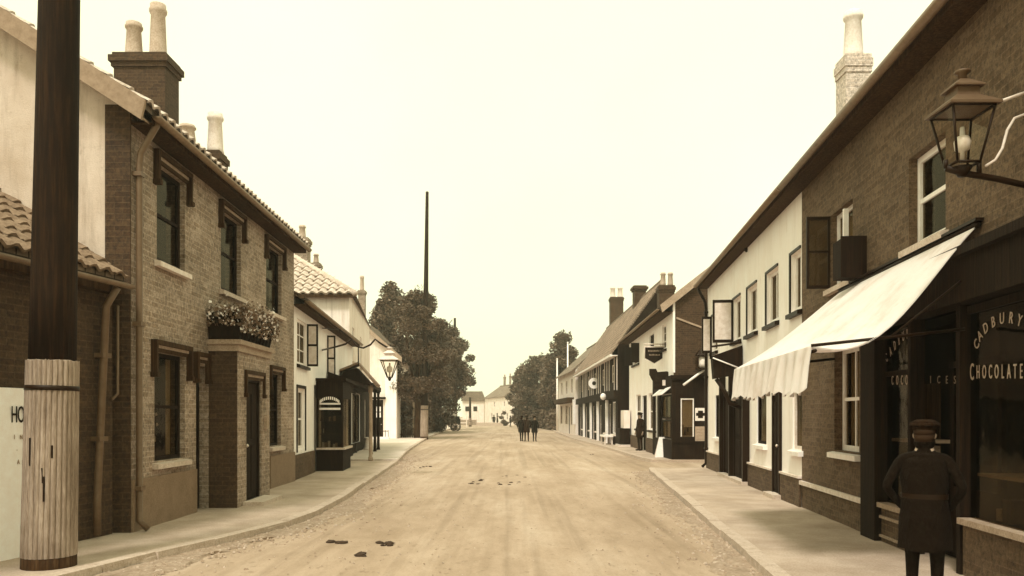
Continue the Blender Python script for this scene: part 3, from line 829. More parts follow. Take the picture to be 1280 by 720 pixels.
mb = MB(F2); c = F2.P(qu+.3, 1.05, 0); mb.fr = None; mb.lathe(c[:2], [(.09,0),(.09,.12),(.06,.16),(.055,2.4),(.09,2.48),(.09,2.7)], 12); mb.build('porch_post', M['stonegrey'], h2)

# ---- lantern builder (four sided tapered gas lantern), origin at its glass foot
def lantern(root, c, w=.42, zb=0, m='iron', simple=False, k=1.0):
    x, y, z = c
    b, t = w*(.14 if simple else .27), w*.5; h = w*1.05*k
    base = [(x-b,y-b,z),(x+b,y-b,z),(x+b,y+b,z),(x-b,y+b,z)]; top = [(x-t,y-t,z+h),(x+t,y-t,z+h),(x+t,y+t,z+h),(x-t,y+t,z+h)]
    mb = MB()
    for i in range(4):
        mb.tube([base[i], top[i]], w*.03, 6); mb.tube([base[i], base[(i+1)%4]], w*.035, 6); mb.tube([top[i], top[(i+1)%4]], w*.04, 6)
    mb.tube([(x,y,z-.02),(x,y,z-.1)], [b*.9,b*.4], 8)
    fr = mb.build('lantern_frame', M[m], root)
    mb = MB()
    for i in range(4): mb.quad(base[i], base[(i+1)%4], top[(i+1)%4], top[i])
    mb.build('glass_pane', M['lampglass'], fr)
    mb = MB(); t2 = t*1.22; t3 = t*.55; z1 = z+h
    def ring(s_, zz): return [(x-s_,y-s_,zz),(x+s_,y-s_,zz),(x+s_,y+s_,zz),(x-s_,y+s_,zz)]
    mb.prism(ring(t2, z1), ring(t2, z1+.02)); mb.prism(ring(t2, z1+.02), ring(t3, z1+k*w*.26)); mb.prism(ring(t3, z1+k*w*.26), ring(t3*.95, z1+k*w*.42))
    mb.prism(ring(t*.72, z1+k*w*.42), ring(t*.72, z1+k*w*.45)); mb.prism(ring(t*.72, z1+k*w*.45), ring(t*.22, z1+k*w*.62))
    mb.lathe((x, y), [(t*.2,z1+k*w*.6),(t*.2,z1+k*w*.74),(t*.36,z1+k*w*.76),(t*.36,z1+k*w*.8),(t*.1,z1+k*w*.84)], 12)
    mb.build('lantern_roof', M['lead' if not simple else 'offwhite'], root)
    mb = MB(); mb.lathe((x, y), [(w*.05,z+.02),(w*.05,z+w*.3),(w*.17,z+w*.36),(w*.19,z+w*.55),(w*.15,z+w*.66),(w*.06,z+w*.7),(w*.05,z+w*.9)], 14)
    mb.build('gas_mantle', M['mantle'], root)
# left hanging lamp on long swan-neck bracket from cottage
lx, ly = -3.35, 21.9
ll = thing('bracket_lamp', 'gas lamp hanging over the left pavement from a long curled bracket on the white cottage', 'street lamp', (lx, ly, 2.6), 'gas lanterns of the street')
lantern(ll, (lx, ly, 2.66), .44, simple=True)
mb = MB(); zt = 3.48
def cv(px_, py_, y): return ((px_-640)/1000*y, y, 1.6+(520-py_)/1000*y)
wall_pt = F2.P(U(404), 0.0, 0)
pts = [(wall_pt[0]-.05, wall_pt[1], 3.62)]+[cv(a, b, 22.0) for a, b in ((418,434),(432,430),(440,424),(446,433),(454,435),(463,431),(469,424),(474,428),(482,433),(487,436))]
mb.tube(pts, .026, 8)
mb.tube([cv(448,434,22.0), cv(448,458,22.0)], .018, 6)
mb.tube([cv(487,436,22.0), (lx, ly, 3.36)], .03, 8)
a = MB(); mb.tube([(wall_pt[0]-.05, wall_pt[1], 4.3), cv(425,412,22.0), cv(440,424,22.0)], .018, 6)
mb.build('swan_neck_bracket', M['iron'], ll)

# ---- hipped tall house behind the cottage
F3 = Frame((-6.5, 32.0), (-7.75, 43.5), 'L'); L3 = F3.L
h3 = thing('hipped_house', 'taller house with pale pantiled hipped roof rising behind the white cottage', 'house', F3.P(L3/2, 0, 0))
He = 6.55
mb = MB(F3); U = F3.U
ops3 = [(1.2, 2.2, 3.9, 5.3), (5.2, 6.2, 3.9, 5.3), (2.4, 5.0, .6, 2.6), (7.5, 8.5, 0, 2.4)]
wall_faces(mb, 0, L3, -.1, He-.02, ops3)
mb.fr = None
c0 = F3.P(0,0,0)
xb = -14.5
mb.quad((c0[0], c0[1], -.1), (c0[0], c0[1], He-.02), (xb, c0[1], He-.02), (xb, c0[1], -.1))
mb.quad((xb, c0[1], -.1), (xb, c0[1], He), (xb-1.2, c0[1]+L3, He), (xb-1.2, c0[1]+L3, -.1))
mb.quad((xb-1.2, c0[1]+L3, -.1), (xb-1.2, c0[1]+L3, He), (c0[0]-1.25, c0[1]+L3, He), (c0[0]-1.25, c0[1]+L3, -.1))
mb.build('wall', M['pink'], h3)
ib = MB(F3); ib.quad((.05,-.7,0), (L3-.05,-.7,0), (L3-.05,-.7,He-.2), (.05,-.7,He-.2)); ib.build('room_shade_sheet', M['room'], h3)  # near-black backing sheet in place of an unlit interior
mb = MB(F3)
wall_faces(mb, 0, L3, -.08, 3.1, [(o[0], o[1], max(o[2], -.07), o[3]) for o in ops3[2:]], .02)
mb.v = [(p[0]+F3.n.x*.04, p[1]+F3.n.y*.04, p[2]) for p in mb.v]
sc3 = mb.build('shop_cladding', M['darkwood'], h3)
mb = MB(F3); mb.box(.4, 6.5, .04, .9, 2.75, 2.95); mb.build('shop_canopy', M['darkwood'], h3)
for k in range(3):
    mb = MB(F3); c = F3.P(.7+k*2.6, .8, 0); mb.fr = None; mb.lathe(c[:2], [(.09,0),(.07,.15),(.06,2.6),(.1,2.75)], 10); mb.build('canopy_post', M['darkwood'] if k else M['stonegrey'], h3)
for o in ops3[:2]: window(h3, F3, *o, n=-.05, bars=(1,1), sill='sill', curtain=[(0,.4)])
window(h3, F3, *ops3[2], n=-.05, bars=(3,0), fm='darkwood', sash=False); door(h3, F3, *ops3[3], n=-.1)
# hipped roof with real pantiles on the camera-facing slope
sp = .70; ex = .30
cor = Vector((c0[0]+ex, c0[1]-ex)); 
zE = He - sp*ex + .1
def z_at(x, y): return zE + sp*min((y-cor.y), (cor.x - (y-cor.y)*.109 - x))
mb = MB(); T = 4.1
rx0 = xb
# slabs
ridge_y = cor.y+T; zr = zE+sp*T
A = (cor.x, cor.y, zE); Bp = (rx0, cor.y, zE); Cp = (rx0, ridge_y, zr); Dp = (cor.x-T*1.109, ridge_y, zr)
Ee = (cor.x-1.25-ex, cor.y+L3+2*ex, zE); Fp = (Ee[0]-T, Ee[1]-T*.9, zr); Gp = (rx0-1, Ee[1], zE)
mb.quad(A, Dp, Cp, Bp); mb.quad(A, Ee, Fp, Dp); mb.quad(Ee, Gp, (rx0, Ee[1]-T, zr), Fp); mb.quad(Dp, Fp, (rx0, Ee[1]-T, zr), Cp)
mb.quad((A[0],A[1],A[2]-.02), (Bp[0],Bp[1],Bp[2]-.02), (Bp[0],Bp[1]+.6,Bp[2]-.02), (A[0]-.3,A[1]+.6,A[2]-.02))
mb.prism([(A[0],A[1],zE-.14),(Bp[0],Bp[1],zE-.14),(Bp[0],Bp[1]+.03,zE-.14),(A[0],A[1]+.03,zE-.14)],[(A[0],A[1],zE-.01),(Bp[0],Bp[1],zE-.01),(Bp[0],Bp[1]+.03,zE-.01),(A[0],A[1]+.03,zE-.01)],2)
rr = random.Random(9); tw = .36; ch = .40; W = T*math.sqrt(1+sp*sp); cs = 1/math.sqrt(1+sp*sp); sn = sp*cs
rows = int(W/ch)
for r in range(rows):
    w0 = r*ch; w1 = w0+ch+.03; off = 0
    k = 0
    while True:
        xr_ = cor.x - k*tw; xl_ = xr_-tw
        if xl_ < -11.5: break
        k += 1
        tdepth = w0*cs
        if xr_ > cor.x - tdepth*1.109 + .05: continue
        lift = rr.uniform(0,.02); j = rr.uniform(-.02,.02); vs = []
        seg = 6
        for w, up in ((w0+j, .075+lift), (w1, .02)):
            y = cor.y + w*cs; z = zE + w*sn
            for q in range(seg+1):
                f = q/seg; pf = .05*math.sin(2*math.pi*f)+up
                vs.append((xl_+tw*f, y-pf*sn, z+pf*cs))
        y = cor.y+(w0+j)*cs; z = zE+(w0+j)*sn
        for q in range(seg+1):
            f = q/seg; pf = .05*math.sin(2*math.pi*f)+.01
            vs.append((xl_+tw*f, y-pf*sn, z+pf*cs))
        o = 2*(seg+1)
        mb.add(vs, [(q,q+1,seg+2+q,seg+1+q) for q in range(seg)]+[(o+q,o+q+1,q+1,q) for q in range(seg)], 1)
mb.tube([A, Dp], .12, 8, 3); mb.tube([Dp, Fp], .12, 8, 3)
rf3 = mb.build('roof', [M['tilemid'], M['tilepale'], M['midwood'], M['mortar']], h3)
chimney(-9.75, 37.2, .62, .6, 7.8, 9.85, 'plain stack with one short pot beside the pantiled hip', [(-9.75,37.2,.15,.6,'pot')], 'brickL', parent=rf3)
chimney(-9.5, 38.8, .4, .4, 8.2, 9.0, 'thin stub with narrow pot', [(-9.5,38.8,.12,.45,'pot')], 'brickL', parent=rf3)

# ---- plastered gable house
h4 = thing('plastered_house', 'pale plastered house turning its gable to the street, lean dark double door with white panes', 'house', (-10.5, 57, 0))
xr4, xl4, y4 = -8.2, -14.6, 57.0; He4 = 5.95; xm = -11.4; sl = .88
mb = MB()
F4 = Frame((xr4, y4), (xl4, y4), 'L'); F4.n = Vector((0, -1))   # u leftwards, n toward the camera
W4 = xr4-xl4
U4 = lambda px_: xr4-(px_-640)/1000*y4
ops4 = [(U4(479), U4(463), 0, 2.75)]
mb = MB(F4); wall_faces(mb, 0, W4, -.1, He4, ops4)
mb.add([(0,0,He4),(W4,0,He4),(W4/2,0,He4+sl*W4/2)], [(0,1,2)])
mb.fr = None
mb.quad((xr4,y4,-.1),(xr4-.6,y4+11,-.1),(xr4-.6,y4+11,He4),(xr4,y4,He4)); mb.quad((xl4,y4,-.1),(xl4,y4,He4),(xl4,y4+11,He4),(xl4,y4+11,-.1))
mb.build('wall', M['pink'], h4)
ib = MB(F4); ib.quad((.1,-.6,0),(W4,-.6,0),(W4,-.6,4),(.1,-.6,4)); ib.build('room_shade_sheet', M['room'], h4)  # near-black sheet behind the door opening, interior shade as colour
mb = MB(F4); mb.box(.02, .82, .003, .12, -.05, He4-.3); mb.build('white_pier', M['cream'], h4)
door(h4, F4, *ops4[0], n=-.1, m='darkwood', frame='darkwood', pan=3)
mb = MB(F4); a, b = ops4[0][:2]
for i in range(2):
    for k in range(2):
        mb.box(a+.18+i*.28, a+.42+i*.28, -.08, -.07, 1.5+.42*k, 1.85+.42*k)
mb.build('door_light', M['white'], h4)
mb = MB(F4); mb.box(a-.2, b+.2, .003, .3, 2.8, 2.95); mb.build('lintel', M['darkwood'], h4)
mb = MB()
zt4 = He4+sl*W4/2
for sg, xe in ((1, xr4+.4), (-1, xl4-.4)):
    ze = He4-sl*.4+.15
    p = [(xe, y4-.35, ze), (xe-(.6 if sg > 0 else 0), y4+11, ze), ((xr4+xl4)/2, y4+11, zt4+.15), ((xr4+xl4)/2, y4-.35, zt4+.15)]
    mb.prism([(a_, b_, c_-.14) for a_, b_, c_ in p], p)
    q = [(xe, y4-.40, ze+.03), ((xr4+xl4)/2, y4-.40, zt4+.18), ((xr4+xl4)/2, y4-.40, zt4-.2), (xe, y4-.40, ze-.35)]
    mb.prism(q, [(a_, b_+.05, c_) for a_, b_, c_ in q], 1)
rf4 = mb.build('roof', [M['tilemid'], M['stonegrey']], h4)
chimney(-11.25, 60, .5, .5, 8.4, 11.0, None, [(-11.25,60,.15,1.1,'pot')], 'brickL', parent=rf4)
rl = thing('low_railing', 'low dark iron railing before the door of the plastered house', 'railing', (-9.6, 55.5, 0))
mb = MB()
for z in (.12, .55): mb.tube([(-10.2,55.6,z),(-8.6,55.6,z)], .03, 6)
for k in range(9): mb.tube([(-10.2+k*.2,55.6,0),(-10.2+k*.2,55.6,.62)], .022, 6)
mb.build('rails', M['iron'], rl)
mb = MB(); mb.box(-10.3,-8.5,55.2,55.5,0,.16); mb.build('kerb_stone', M['white'], rl)

def bollard(x, y, h, r, m, label, grp='posts on the left pavement'):
    mb = MB(); mb.lathe((x, y), [(r*1.3,-.02),(r*1.3,.08),(r,.1),(r*.8,h*.85),(r*1.15,h*.88),(r*1.1,h*.95),(r*.5,h)], 12)
    return tag(mb.build('bollard', M[m], None, (x, y, 0)), label, 'bollard', grp)
bollard(-6.75, 34.3, .75, .09, 'dark', 'short dark post on the pale slab past the cottage shop')
bollard(-6.9, 38.0, .6, .12, 'potpale', 'squat pale stone stub between the dark and the white posts')
bollard(-7.9, 42.3, 1.2, .13, 'white', 'tall white painted post by the left shop entrance')
bollard(-8.4, 44.5, 1.0, .18, 'dark', 'dark rounded post just behind the tall white post')

# ---- further telegraph poles, left
tp2 = thing('telegraph_pole', 'tall telegraph pole with whitish foot rising above the left trees', 'pole', (-6.35, 57.8, 0), 'telegraph poles along the street')
pole(tp2, -6.35, 57.8, .27, .11, 2.35, 17.8, .0125)
tp3 = thing('telegraph_pole', 'thin distant telegraph pole with hooked arm at the end of the left trees', 'pole', (-7.0, 98, 0), 'telegraph poles along the street')
pole(tp3, -7.0, 98, .30, .14, 2.3, 13.6, 0)
mb = MB(); mb.tube([(-7.0,98,11.6),(-7.6,98,12.0),(-7.7,98,12.9),(-7.3,98,13.4)], .05, 6); mb.build('hooked_arm', M['iron'], tp3)
tp4 = thing('telegraph_pole', 'farthest slim dark pole on the left, before the white house', 'pole', (-6.7, 128, 0), 'telegraph poles along the street')
pole(tp4, -6.7, 128, .22, .16, 1.0, 4.6, 0)

# ================================================================== RIGHT SIDE
# ---- red brick shop house
FR = Frame((4.097, 3.0), (5.09, 14.05), 'R'); LR = FR.L; U = FR.U
zs0 = .5
# shopfront: from post (px1085) towards the camera
ush1 = U(1085); ush0 = .05
ops = [(U(1182), U(1136), 3.58, 4.62), (U(1066), U(1038), 3.58, 4.70), (U(1074), U(1043), 1.08, 2.62), (ush0, ush1, -.02, 3.15), (1.4, 2.6, 3.58, 4.62)]
r1 = house('red_brick_shop', 'red brick house with a dark corner shopfront under a white awning, nearest on the right', 'shop', FR, LR, 5.98, .75, .3, 4.0, 'brickR', ops, roofm='tilemid', v0=.1, v1=0)
rf1 = [c for c in r1.children if c.name.startswith('roof')][0]
window(r1, FR, *ops[0], n=-.1, bars=(0,0), sill='sill', curtain=[(0,.5)], fw=.07)
window(r1, FR, *ops[1], n=-.1, bars=(0,0), sill='sill', curtain=[(.6,1)])
window(r1, FR, *ops[2], n=-.12, bars=(1,0), sill='white', curtain=[(.62,1)], fw=.08)
window(r1, FR, *ops[4], n=-.1, bars=(0,0), sill='sill', curtain=[(0,.5)])
# open casement + box under the second window
mb = MB(FR); a, b, c, d = ops[1]
mb.box(b, b+.03, .0, .36, c, c+.05); mb.box(b, b+.03, .0, .36, d-.05, d); mb.box(b, b+.03, .0, .04, c+.05, d-.05); mb.box(b, b+.03, .32, .36, c+.05, d-.05); mb.box(b, b+.03, .04, .32, (c+d)/2, (c+d)/2+.03); mb.box(b+.01, b+.014, .04, .32, c+.05, d-.05, 1)
mb.build('open_casement', [M['dark'], M['glass']], r1)
mb = MB(FR); mb.box(U(1052,.1), U(1052,.1)+.05, .0, .07, 3.5, 4.6); mb.build('casement_leaf', M['white'], r1)
mb = MB(FR); mb.box(a-.55, a-.15, .01, .32, 3.50, 4.02); mb.box(a-.57, a-.55, .0, .34, 3.48, 4.04); mb.build('wall_box', M['darkwood'], r1)
mb = MB(FR); mb.box(ush1+.02, LR, .003, .05, .40, .47); mb.build('string_course', M['offwhite'], r1)
mb = MB(FR); mb.box(U(1072)-.02, U(1043)+.04, .003, .05, 2.62, 2.95); mb.box(U(1071), U(1047), .01, .06, 2.96, 3.06, 1); mb.build('blind_board', [M['dark'], M['potpale']], r1)
# shopfront
mb = MB(FR)
up0 = U(1103)   # post
mb.box(up0, ush1, -.12, .10, -.02, 3.0)
mb.box(ush0, ush1, -.12, .14, 2.72, 3.15)       # fascia
mb.box(ush0, ush1, -.12, .22, 3.15, 3.24)
wA0, wA1 = U(1139), up0-.02
dA0, dA1 = U(1205), wA0-.02
wB0, wB1 = ush0, dA0-.02
mb.box(wA0-.08, wA0, -.12, .04, 0, 2.72); mb.box(dA0, dA0+.08, -.12, .04, 0, 2.72)
mb.box(dA0+.08, wA0-.08, -.45, -.38, 2.15, 2.22); mb.box(wA0, wA1, -.08, -.02, 2.10, 2.16); mb.box(wB0, wB1, -.08, -.02, 2.62, 2.70)
mb.box(wB0+1.5, wB0+1.56, -.08, -.02, .5, 2.7)
sf = mb.build('shopfront', M['darkwood'], r1)
mb = MB(FR); mb.box(wA0, wA1, -.10, .02, -.02, .44); mb.box(wB0, wB1, -.10, .02, -.02, .52); mb.build('stall_riser', M['brickPlinth'], sf)
mb = MB(FR)
mb.box(wA0, wA1, -.10, .08, .44, .50); mb.box(wB0, wB1, -.10, .08, .52, .58); mb.box(wA0, wA1, .021, .05, .30, .335); mb.box(wA0, wA1, .021, .05, .06, .09); mb.build('sill', M['stonegrey'], sf)
mb = MB(FR); mb.box(wA0, wA1, -.06, -.054, .50, 2.72); mb.box(wB0, wB1, -.06, -.054, .58, 2.7); mb.box(dA0+.15, wA0-.15, -.415, -.41, .8, 2.6); mb.build('pane', M['glass'], sf)
mb = MB(FR); mb.box(dA0+.08, wA0-.08, -.45, -.40, 0, .8); mb.box(dA0+.08, dA0+.16, -.45, -.40, .8, 2.1); mb.box(wA0-.16, wA0-.08, -.45, -.40, .8, 2.1); mb.build('shop_door', M['doorwood'], sf)
mb = MB(FR)
mb.box(wA0+.02, wA1-.02, -.5, -.1, 1.28, 1.32, 0)
mb.box(wA0+.3, wA1-.02, -.46, -.44, .5, 2.0, 1)
rr = random.Random(5)
for k in range(24):
    u = rr.uniform(wB0+.1, wB1-.1) if k % 3 else rr.uniform(wA0+.05, wA1-.05); h = rr.uniform(.08,.3); zz = rr.choice((.58, 1.05))
    mb.box(u, u+rr.uniform(.06,.16), -.35-rr.random()*.2, -.2, zz, zz+h, rr.choice((0,1,2)))
mb.box(wB0, wB1, -.55, -.12, 1.0, 1.03, 2)
mb.build('window_goods', [M['papergrey'], M['midwood'], M['stonegrey']], sf)
# lettering on the shop glass
mb = MB(FR)
def on_glass(ch, px_, py_, size, roll=0, sx=1, mi=0):
    text_into(mb, ch, size, fmat(FR, U(px_), -.045, FR.Z(px_, py_), 'R', roll), mi, .002, sx=sx)
arc = "CADBURY'S"
uc = U(1246); zc = FR.Z(1246, 432); ra = .44
for i, ch in enumerate(arc):
    t = math.pi*(1-.08-.84*i/(len(arc)-1))
    # u decreases to the right in the picture on this side
    u = uc - ra*math.cos(t)*1.05*1.0; z = zc + ra*.55*math.sin(t)
    text_into(mb, ch, .15, fmat(FR, u, -.045, z-.04, 'R', (t-math.pi/2)*.6), 0, .002, sx=.8)
for i, ch in enumerate("CHOCOLATE"):
    px_ = 1209 + i*7.6
    on_glass(ch, px_, 473 - (0 if i else -2), .19 if i else .24, 0, .5)
for i, ch in enumerate("ICES"):
    on_glass(ch, 1158+i*10, 479+i*.2, .12, 0, .9, 1)
for i, ch in enumerate("CADBURY"):
    px_ = 1104.5+i*5.0; py_ = 452-30*math.sin(math.pi*.5*i/6)
    on_glass(ch, px_, py_, .17, .5-.08*i, .5, 0)
for i, ch in enumerate("COCOA"):
    on_glass(ch, 1111+i*5.8, 481, .17, 0, .5, 0)
mb.build('window_lettering', [M['letter'], M['letterdim']], sf)
chimney(6.12, 14.35, .44, .44, 6.2, 8.0, 'pale stack with a tall tapering pot above the eaves', [(6.12,14.35,.15,.85,'potfaint')], 'brickFaint', parent=rf1, cap=.03)
# ---- awning
aw = thing('shop_awning', 'large sagging white canvas awning with scalloped valance over the near right shop', 'awning', FR.P(6.5, 0, 3.4))
aA0, aA1 = U(1227), U(1055); zW = 3.42; zO = 2.30; out = 1.5
nu, nv = 28, 14; mb = MB(FR); grid = []
def aw_pt(f, g_):
    """f 0 near .. 1 far ; g_ 0 wall .. 1 outer bar"""
    u = aA0 + (aA1-aA0)*f + (.12*g_)
    n = .06 + out*g_
    sag = .34*(1-f)**1.3 + .06 + .03*math.sin(f*20)*g_
    z = zW + (zO-zW)*g_ - sag*math.sin(math.pi*g_**1.25)*.95
    return (u, n, z)
for th in (0, .012):
    vs = [(p[0], p[1], p[2]-th) for p in (aw_pt(i/nu, j/nv) for i in range(nu+1) for j in range(nv+1))]
    mb.add(vs, [(i*(nv+1)+j, (i+1)*(nv+1)+j, (i+1)*(nv+1)+j+1, i*(nv+1)+j+1) for i in range(nu) for j in range(nv)], 0, True)
mb.build('awning_cloth', M['cloth'], aw)
mb = MB(FR)
for k in range(1, 5):   # sewn seams of the canvas
    for th_ in (.004,):
        pts = [aw_pt(k/5, j/20) for j in range(21)]
        for a, b in zip(pts, pts[1:]): mb.quad((a[0]-.012,a[1],a[2]+.006),(a[0]+.012,a[1],a[2]+.006),(b[0]+.012,b[1],b[2]+.006),(b[0]-.012,b[1],b[2]+.006))
mb.build('seam', M['papergrey'], aw) if False else None
mb = MB(FR); vs = []; nn = 160; nsc = 11
for i in range(nn+1):
    f = i/nn; u, n, z = aw_pt(f, 1); sc = abs(math.sin(math.pi*f*nsc))**.6
    drop = .42 + .06*sc + .02*math.sin(f*13)
    wv = .035*math.sin(f*math.pi*nsc*2) + .02*math.sin(f*23)
    vs += [(u, n, z), (u, n+.03+wv*.5, z-drop*.5), (u, n+.05+wv, z-drop)]
mb.add(vs, [(3*i+k, 3*i+3+k, 3*i+4+k, 3*i+1+k) for i in range(nn) for k in range(2)], 0, True)
vb = [(p[0], p[1]-.008, p[2]) for p in vs]; mb.add(vb, [(3*i+k, 3*i+3+k, 3*i+4+k, 3*i+1+k) for i in range(nn) for k in range(2)], 0, True)
mb.build('valance', M['cloth'], aw)
mb = MB(FR); mb.tube([(aA0-.02, .04, zW+.02), (aA1+.05, .04, zW+.02)], .03, 10); mb.box(aA0-.05, aA1+.1, .003, .08, zW+.05, zW+.08); mb.build('roller_box', M['dark'], aw)
mb = MB(FR); q0 = aw_pt(0,1); q1 = aw_pt(1,1); mb.tube([(q0[0],q0[1]-.04,q0[2]-.05), (q1[0],q1[1]-.04,q1[2]-.05)], .018, 8); mb.tube([q0, (q0[0], .1, 2.45)], .016, 8); mb.tube([q1, (q1[0], .1, 2.45)], .02, 8); mb.tube([(q0[0],.1,2.95),(q0[0]+.0,.8,2.38)], .012, 6)
mb.build('awning_arms', M['iron'], aw)

# ---- near right lantern
la = thing('bracket_lamp', 'large square gas lantern on an iron bracket above the near right awning', 'street lamp', (3.80, 6.75, 3.6), 'gas lanterns of the street')
lantern(la, (3.80, 6.75, 3.72), .35, k=1.22)
wx = FR.P(FR.U(1297), 0, 0)
mb = MB()
mb.tube([(3.66,6.75,3.69),(3.80,6.75,3.65),(4.1,6.75,3.6),(4.45,6.75,3.52)], .028, 8)
mb.tube([(3.66,6.75,3.69),(3.66,6.75,3.76)], .02, 6); mb.tube([(3.94,6.75,3.64),(3.94,6.75,3.76)], .02, 6)
mb.box(4.41,4.45,6.70,6.80,3.3,4.6)
mb.build('bracket_bar', M['iron'], la)
mb = MB()
mb.tube([(3.98,6.72,3.7),(4.06,6.72,3.75),(4.12,6.72,3.85),(4.16,6.72,4.0),(4.22,6.72,4.1),(4.43,6.72,4.18)], .012, 8)
mb.tube([(4.04,6.72,4.22),(4.43,6.72,4.36)], .014, 8)
mb.build('curved_stay', M['offwhite'], la)

# ---- cream house
F5 = Frame((5.09, 14.05), (6.055, 24.75), 'R'); L5 = F5.L; U = F5.U
ops = [(U(1002)+.02, U(989), 3.5, 4.56), (U(973), U(958.5), 3.5, 4.56), (U(946.5), U(934.5), 3.5, 4.56), (U(926), U(917), 3.5, 4.56), (U(897), U(890), 3.5, 4.56),
       (U(1003)+.02, U(991), 1.0, 2.15), (U(977.5), U(968), .02, 2.15), (U(958), U(946), 1.0, 2.15), (U(936), U(919), .02, 2.25), (U(917), U(907), .02, 2.25), (U(902), U(894), 1.0, 2.2)]
r2 = house('cream_house', 'long cream limewashed house with small upper windows and dark plinth, right side', 'house', F5, L5, 5.98, .75, .3, 4.0, 'cream', ops, roofm='tilemid', v0=0, v1=.12)
for i, o in enumerate(ops[:5]):
    window(r2, F5, *o, n=-.07, bars=(1,0), sash=False, fm='white', sill='dark', curtain=[(.1,.95)], fw=.08)
    mb = MB(F5); mb.box(o[1], o[1]+.06, .003, .03, o[2], o[3]+.05); mb.box(o[0], o[1], .003, .03, o[3], o[3]+.05); mb.build('window_surround', M['dark'], r2)
for o in (ops[5], ops[7], ops[10]): window(r2, F5, *o, n=-.03, bars=(0,0), sash=False, sill='white', fm='offwhite' if o is ops[5] else 'darkwood')
for o in (ops[6], ops[8], ops[9]): door(r2, F5, *o, n=.015, m='darkwood', frame='dark', step=(.2, .08))
segs = [(0, ops[6][0]-.04), (ops[6][1]+.04, ops[8][0]-.04), (ops[9][1]+.04, L5)]
for a, b in segs:
    mb = MB(F5); mb.box(a, b, .003, .05, -.1, .50); mb.build('plinth', M['brickPlinth'], r2)
    mb = MB(F5); mb.box(a, b, .003, .07, .50, .54); mb.build('plinth_ledge', M['offwhite'], r2)
for (u, w_) in ((ops[8][0]-.1, .1), (ops[9][1], .12), (ops[8][1]-.03, .12)):
    mb = MB(F5); mb.box(u, u+w_, .003, .16, -.02, 2.7); mb.build('doorway_post', M['dark'], r2)
# open shutters near the far end
for (o, n0, m_) in ((ops[3], .52, 'pink'), (ops[4], .30, 'cream')):
    mb = MB(F5); u = o[1]+.02
    mb.box(u, u+.04, .01, n0, o[2]-.02, o[3]+.02); mb.box(u-.012, u, .06, n0-.05, o[2]+.06, o[3]-.06, 1); mb.build('shutter', [M['dark'], M['offwhite']], r2)
downpipe(r2, F5, L5-.06, 5.6, 0, .06, .22, m='dark')
mb = MB(F5); u, z = U(932), F5.Z(932, 311); mb.lathe(F5.P(u, .03, 0)[:2], [(.02,z-.05),(.06,z),(.02,z+.05)], 10) if False else None
c = F5.P(U(934), .01, F5.Z(934, 312)); mb.fr = None; mb.lathe(c[:2], [(.02,c[2]-.06),(.06,c[2]-.02),(.06,c[2]+.02),(.02,c[2]+.06)], 10); mb.build('tie_plate', M['iron'], r2)
# hanging box sign on the cream house
hs = thing('hanging_sign', 'dark boxy sign on a curved bracket projecting from the cream house', 'sign', F5.P(U(930), 0, 2.6), 'hanging signs on the right')
su = U(930)+.1
mb = MB(F5)
mb.prism([(su, .02, 2.62), (su, .68, 2.50), (su, .72, 3.05), (su, .02, 3.3)], [(su+.35, .02, 2.62), (su+.35, .68, 2.50), (su+.35, .72, 3.05), (su+.35, .02, 3.3)])
mb.build('sign_box', M['darkwood'], hs)
mb = MB(F5); mb.tube([(su-.03, .72, 3.0), (su-.03, .1, 2.75)], .018, 6); mb.tube([(su+.1, .62, 2.5), (su+.1, .42, 2.2), (su+.1, .3, 1.9), (su+.1, .03, 1.8)], .05, 8, 1); mb.tube([(su+.1,.75,2.98),(su+.1,.75,3.28),(su+.1,.02,3.38)], .03, 6, 1)
mb.build('bracket', [M['white'], M['iron']], hs)

# ---- white pub-like house across the lane
F6 = Frame((5.96, 29.5), (6.27, 42.8), 'R'); L6 = F6.L; U = F6.U
ops = [(U(833), U(827.5), 4.25, 5.2), (U(817.5), U(812), 4.2, 5.15), (U(799), U(791), 4.2, 5.15), (U(784.5), U(780), 4.2, 5.15),
       (U(842.5)+.25, U(832), 0.75, 2.4), (U(820), U(811), 1.0, 2.6), (U(808.5), U(803), 0, 2.55), (U(801), U(795), 1.0, 2.65), (U(781), U(771.5)-.3, .8, 2.4)]
r3 = house('white_inn', 'white plastered inn with dark brick gable and hanging signboard beyond the lane', 'inn', F6, L6, 6.05, .78, .5, 3.9, 'cream', ops,
           wallmats=[M['cream'], M['brickD']], roofm='tilemid', endmat=1, v0=.15, v1=.1)
rf6 = [c for c in r3.children if c.name.startswith('roof')][0]
for i, o in enumerate(ops[:4]):
    window(r3, F6, *o, n=-.06, bars=(1,2), sash=False, fm='white' if i != 1 else 'dark', sill='dark', curtain=[(0,.5)])
for o in (ops[2], ops[3]):
    mb = MB(F6); mb.box(o[0]-.03, o[0], .005, .4, o[2], o[3]); mb.build('shutter', M['dark'], r3); mb = MB(F6); mb.box(o[1], o[1]+.03, .005, .4, o[2], o[3]); mb.build('shutter', M['dark'], r3)
for o in (ops[5], ops[7], ops[8]): window(r3, F6, *o, n=-.06, bars=(1,1), fm='white', sill='dark')
door(r3, F6, *ops[6], n=-.1)
for a, b in ((U(822), ops[6][0]-.05), (ops[6][1]+.05, L6)):
    mb = MB(F6); mb.box(a, b, .003, .06, -.1, .62); mb.build('plinth', M['brickPlinth'], r3)
mb = MB(F6); mb.box(0-.03, 0, -.05, .03, 3.2, 5.9); mb.box(0, .25, .002, .03, 3.2, 5.9); mb.build('corner_strip', M['cream'], r3)
mb = MB(F6)
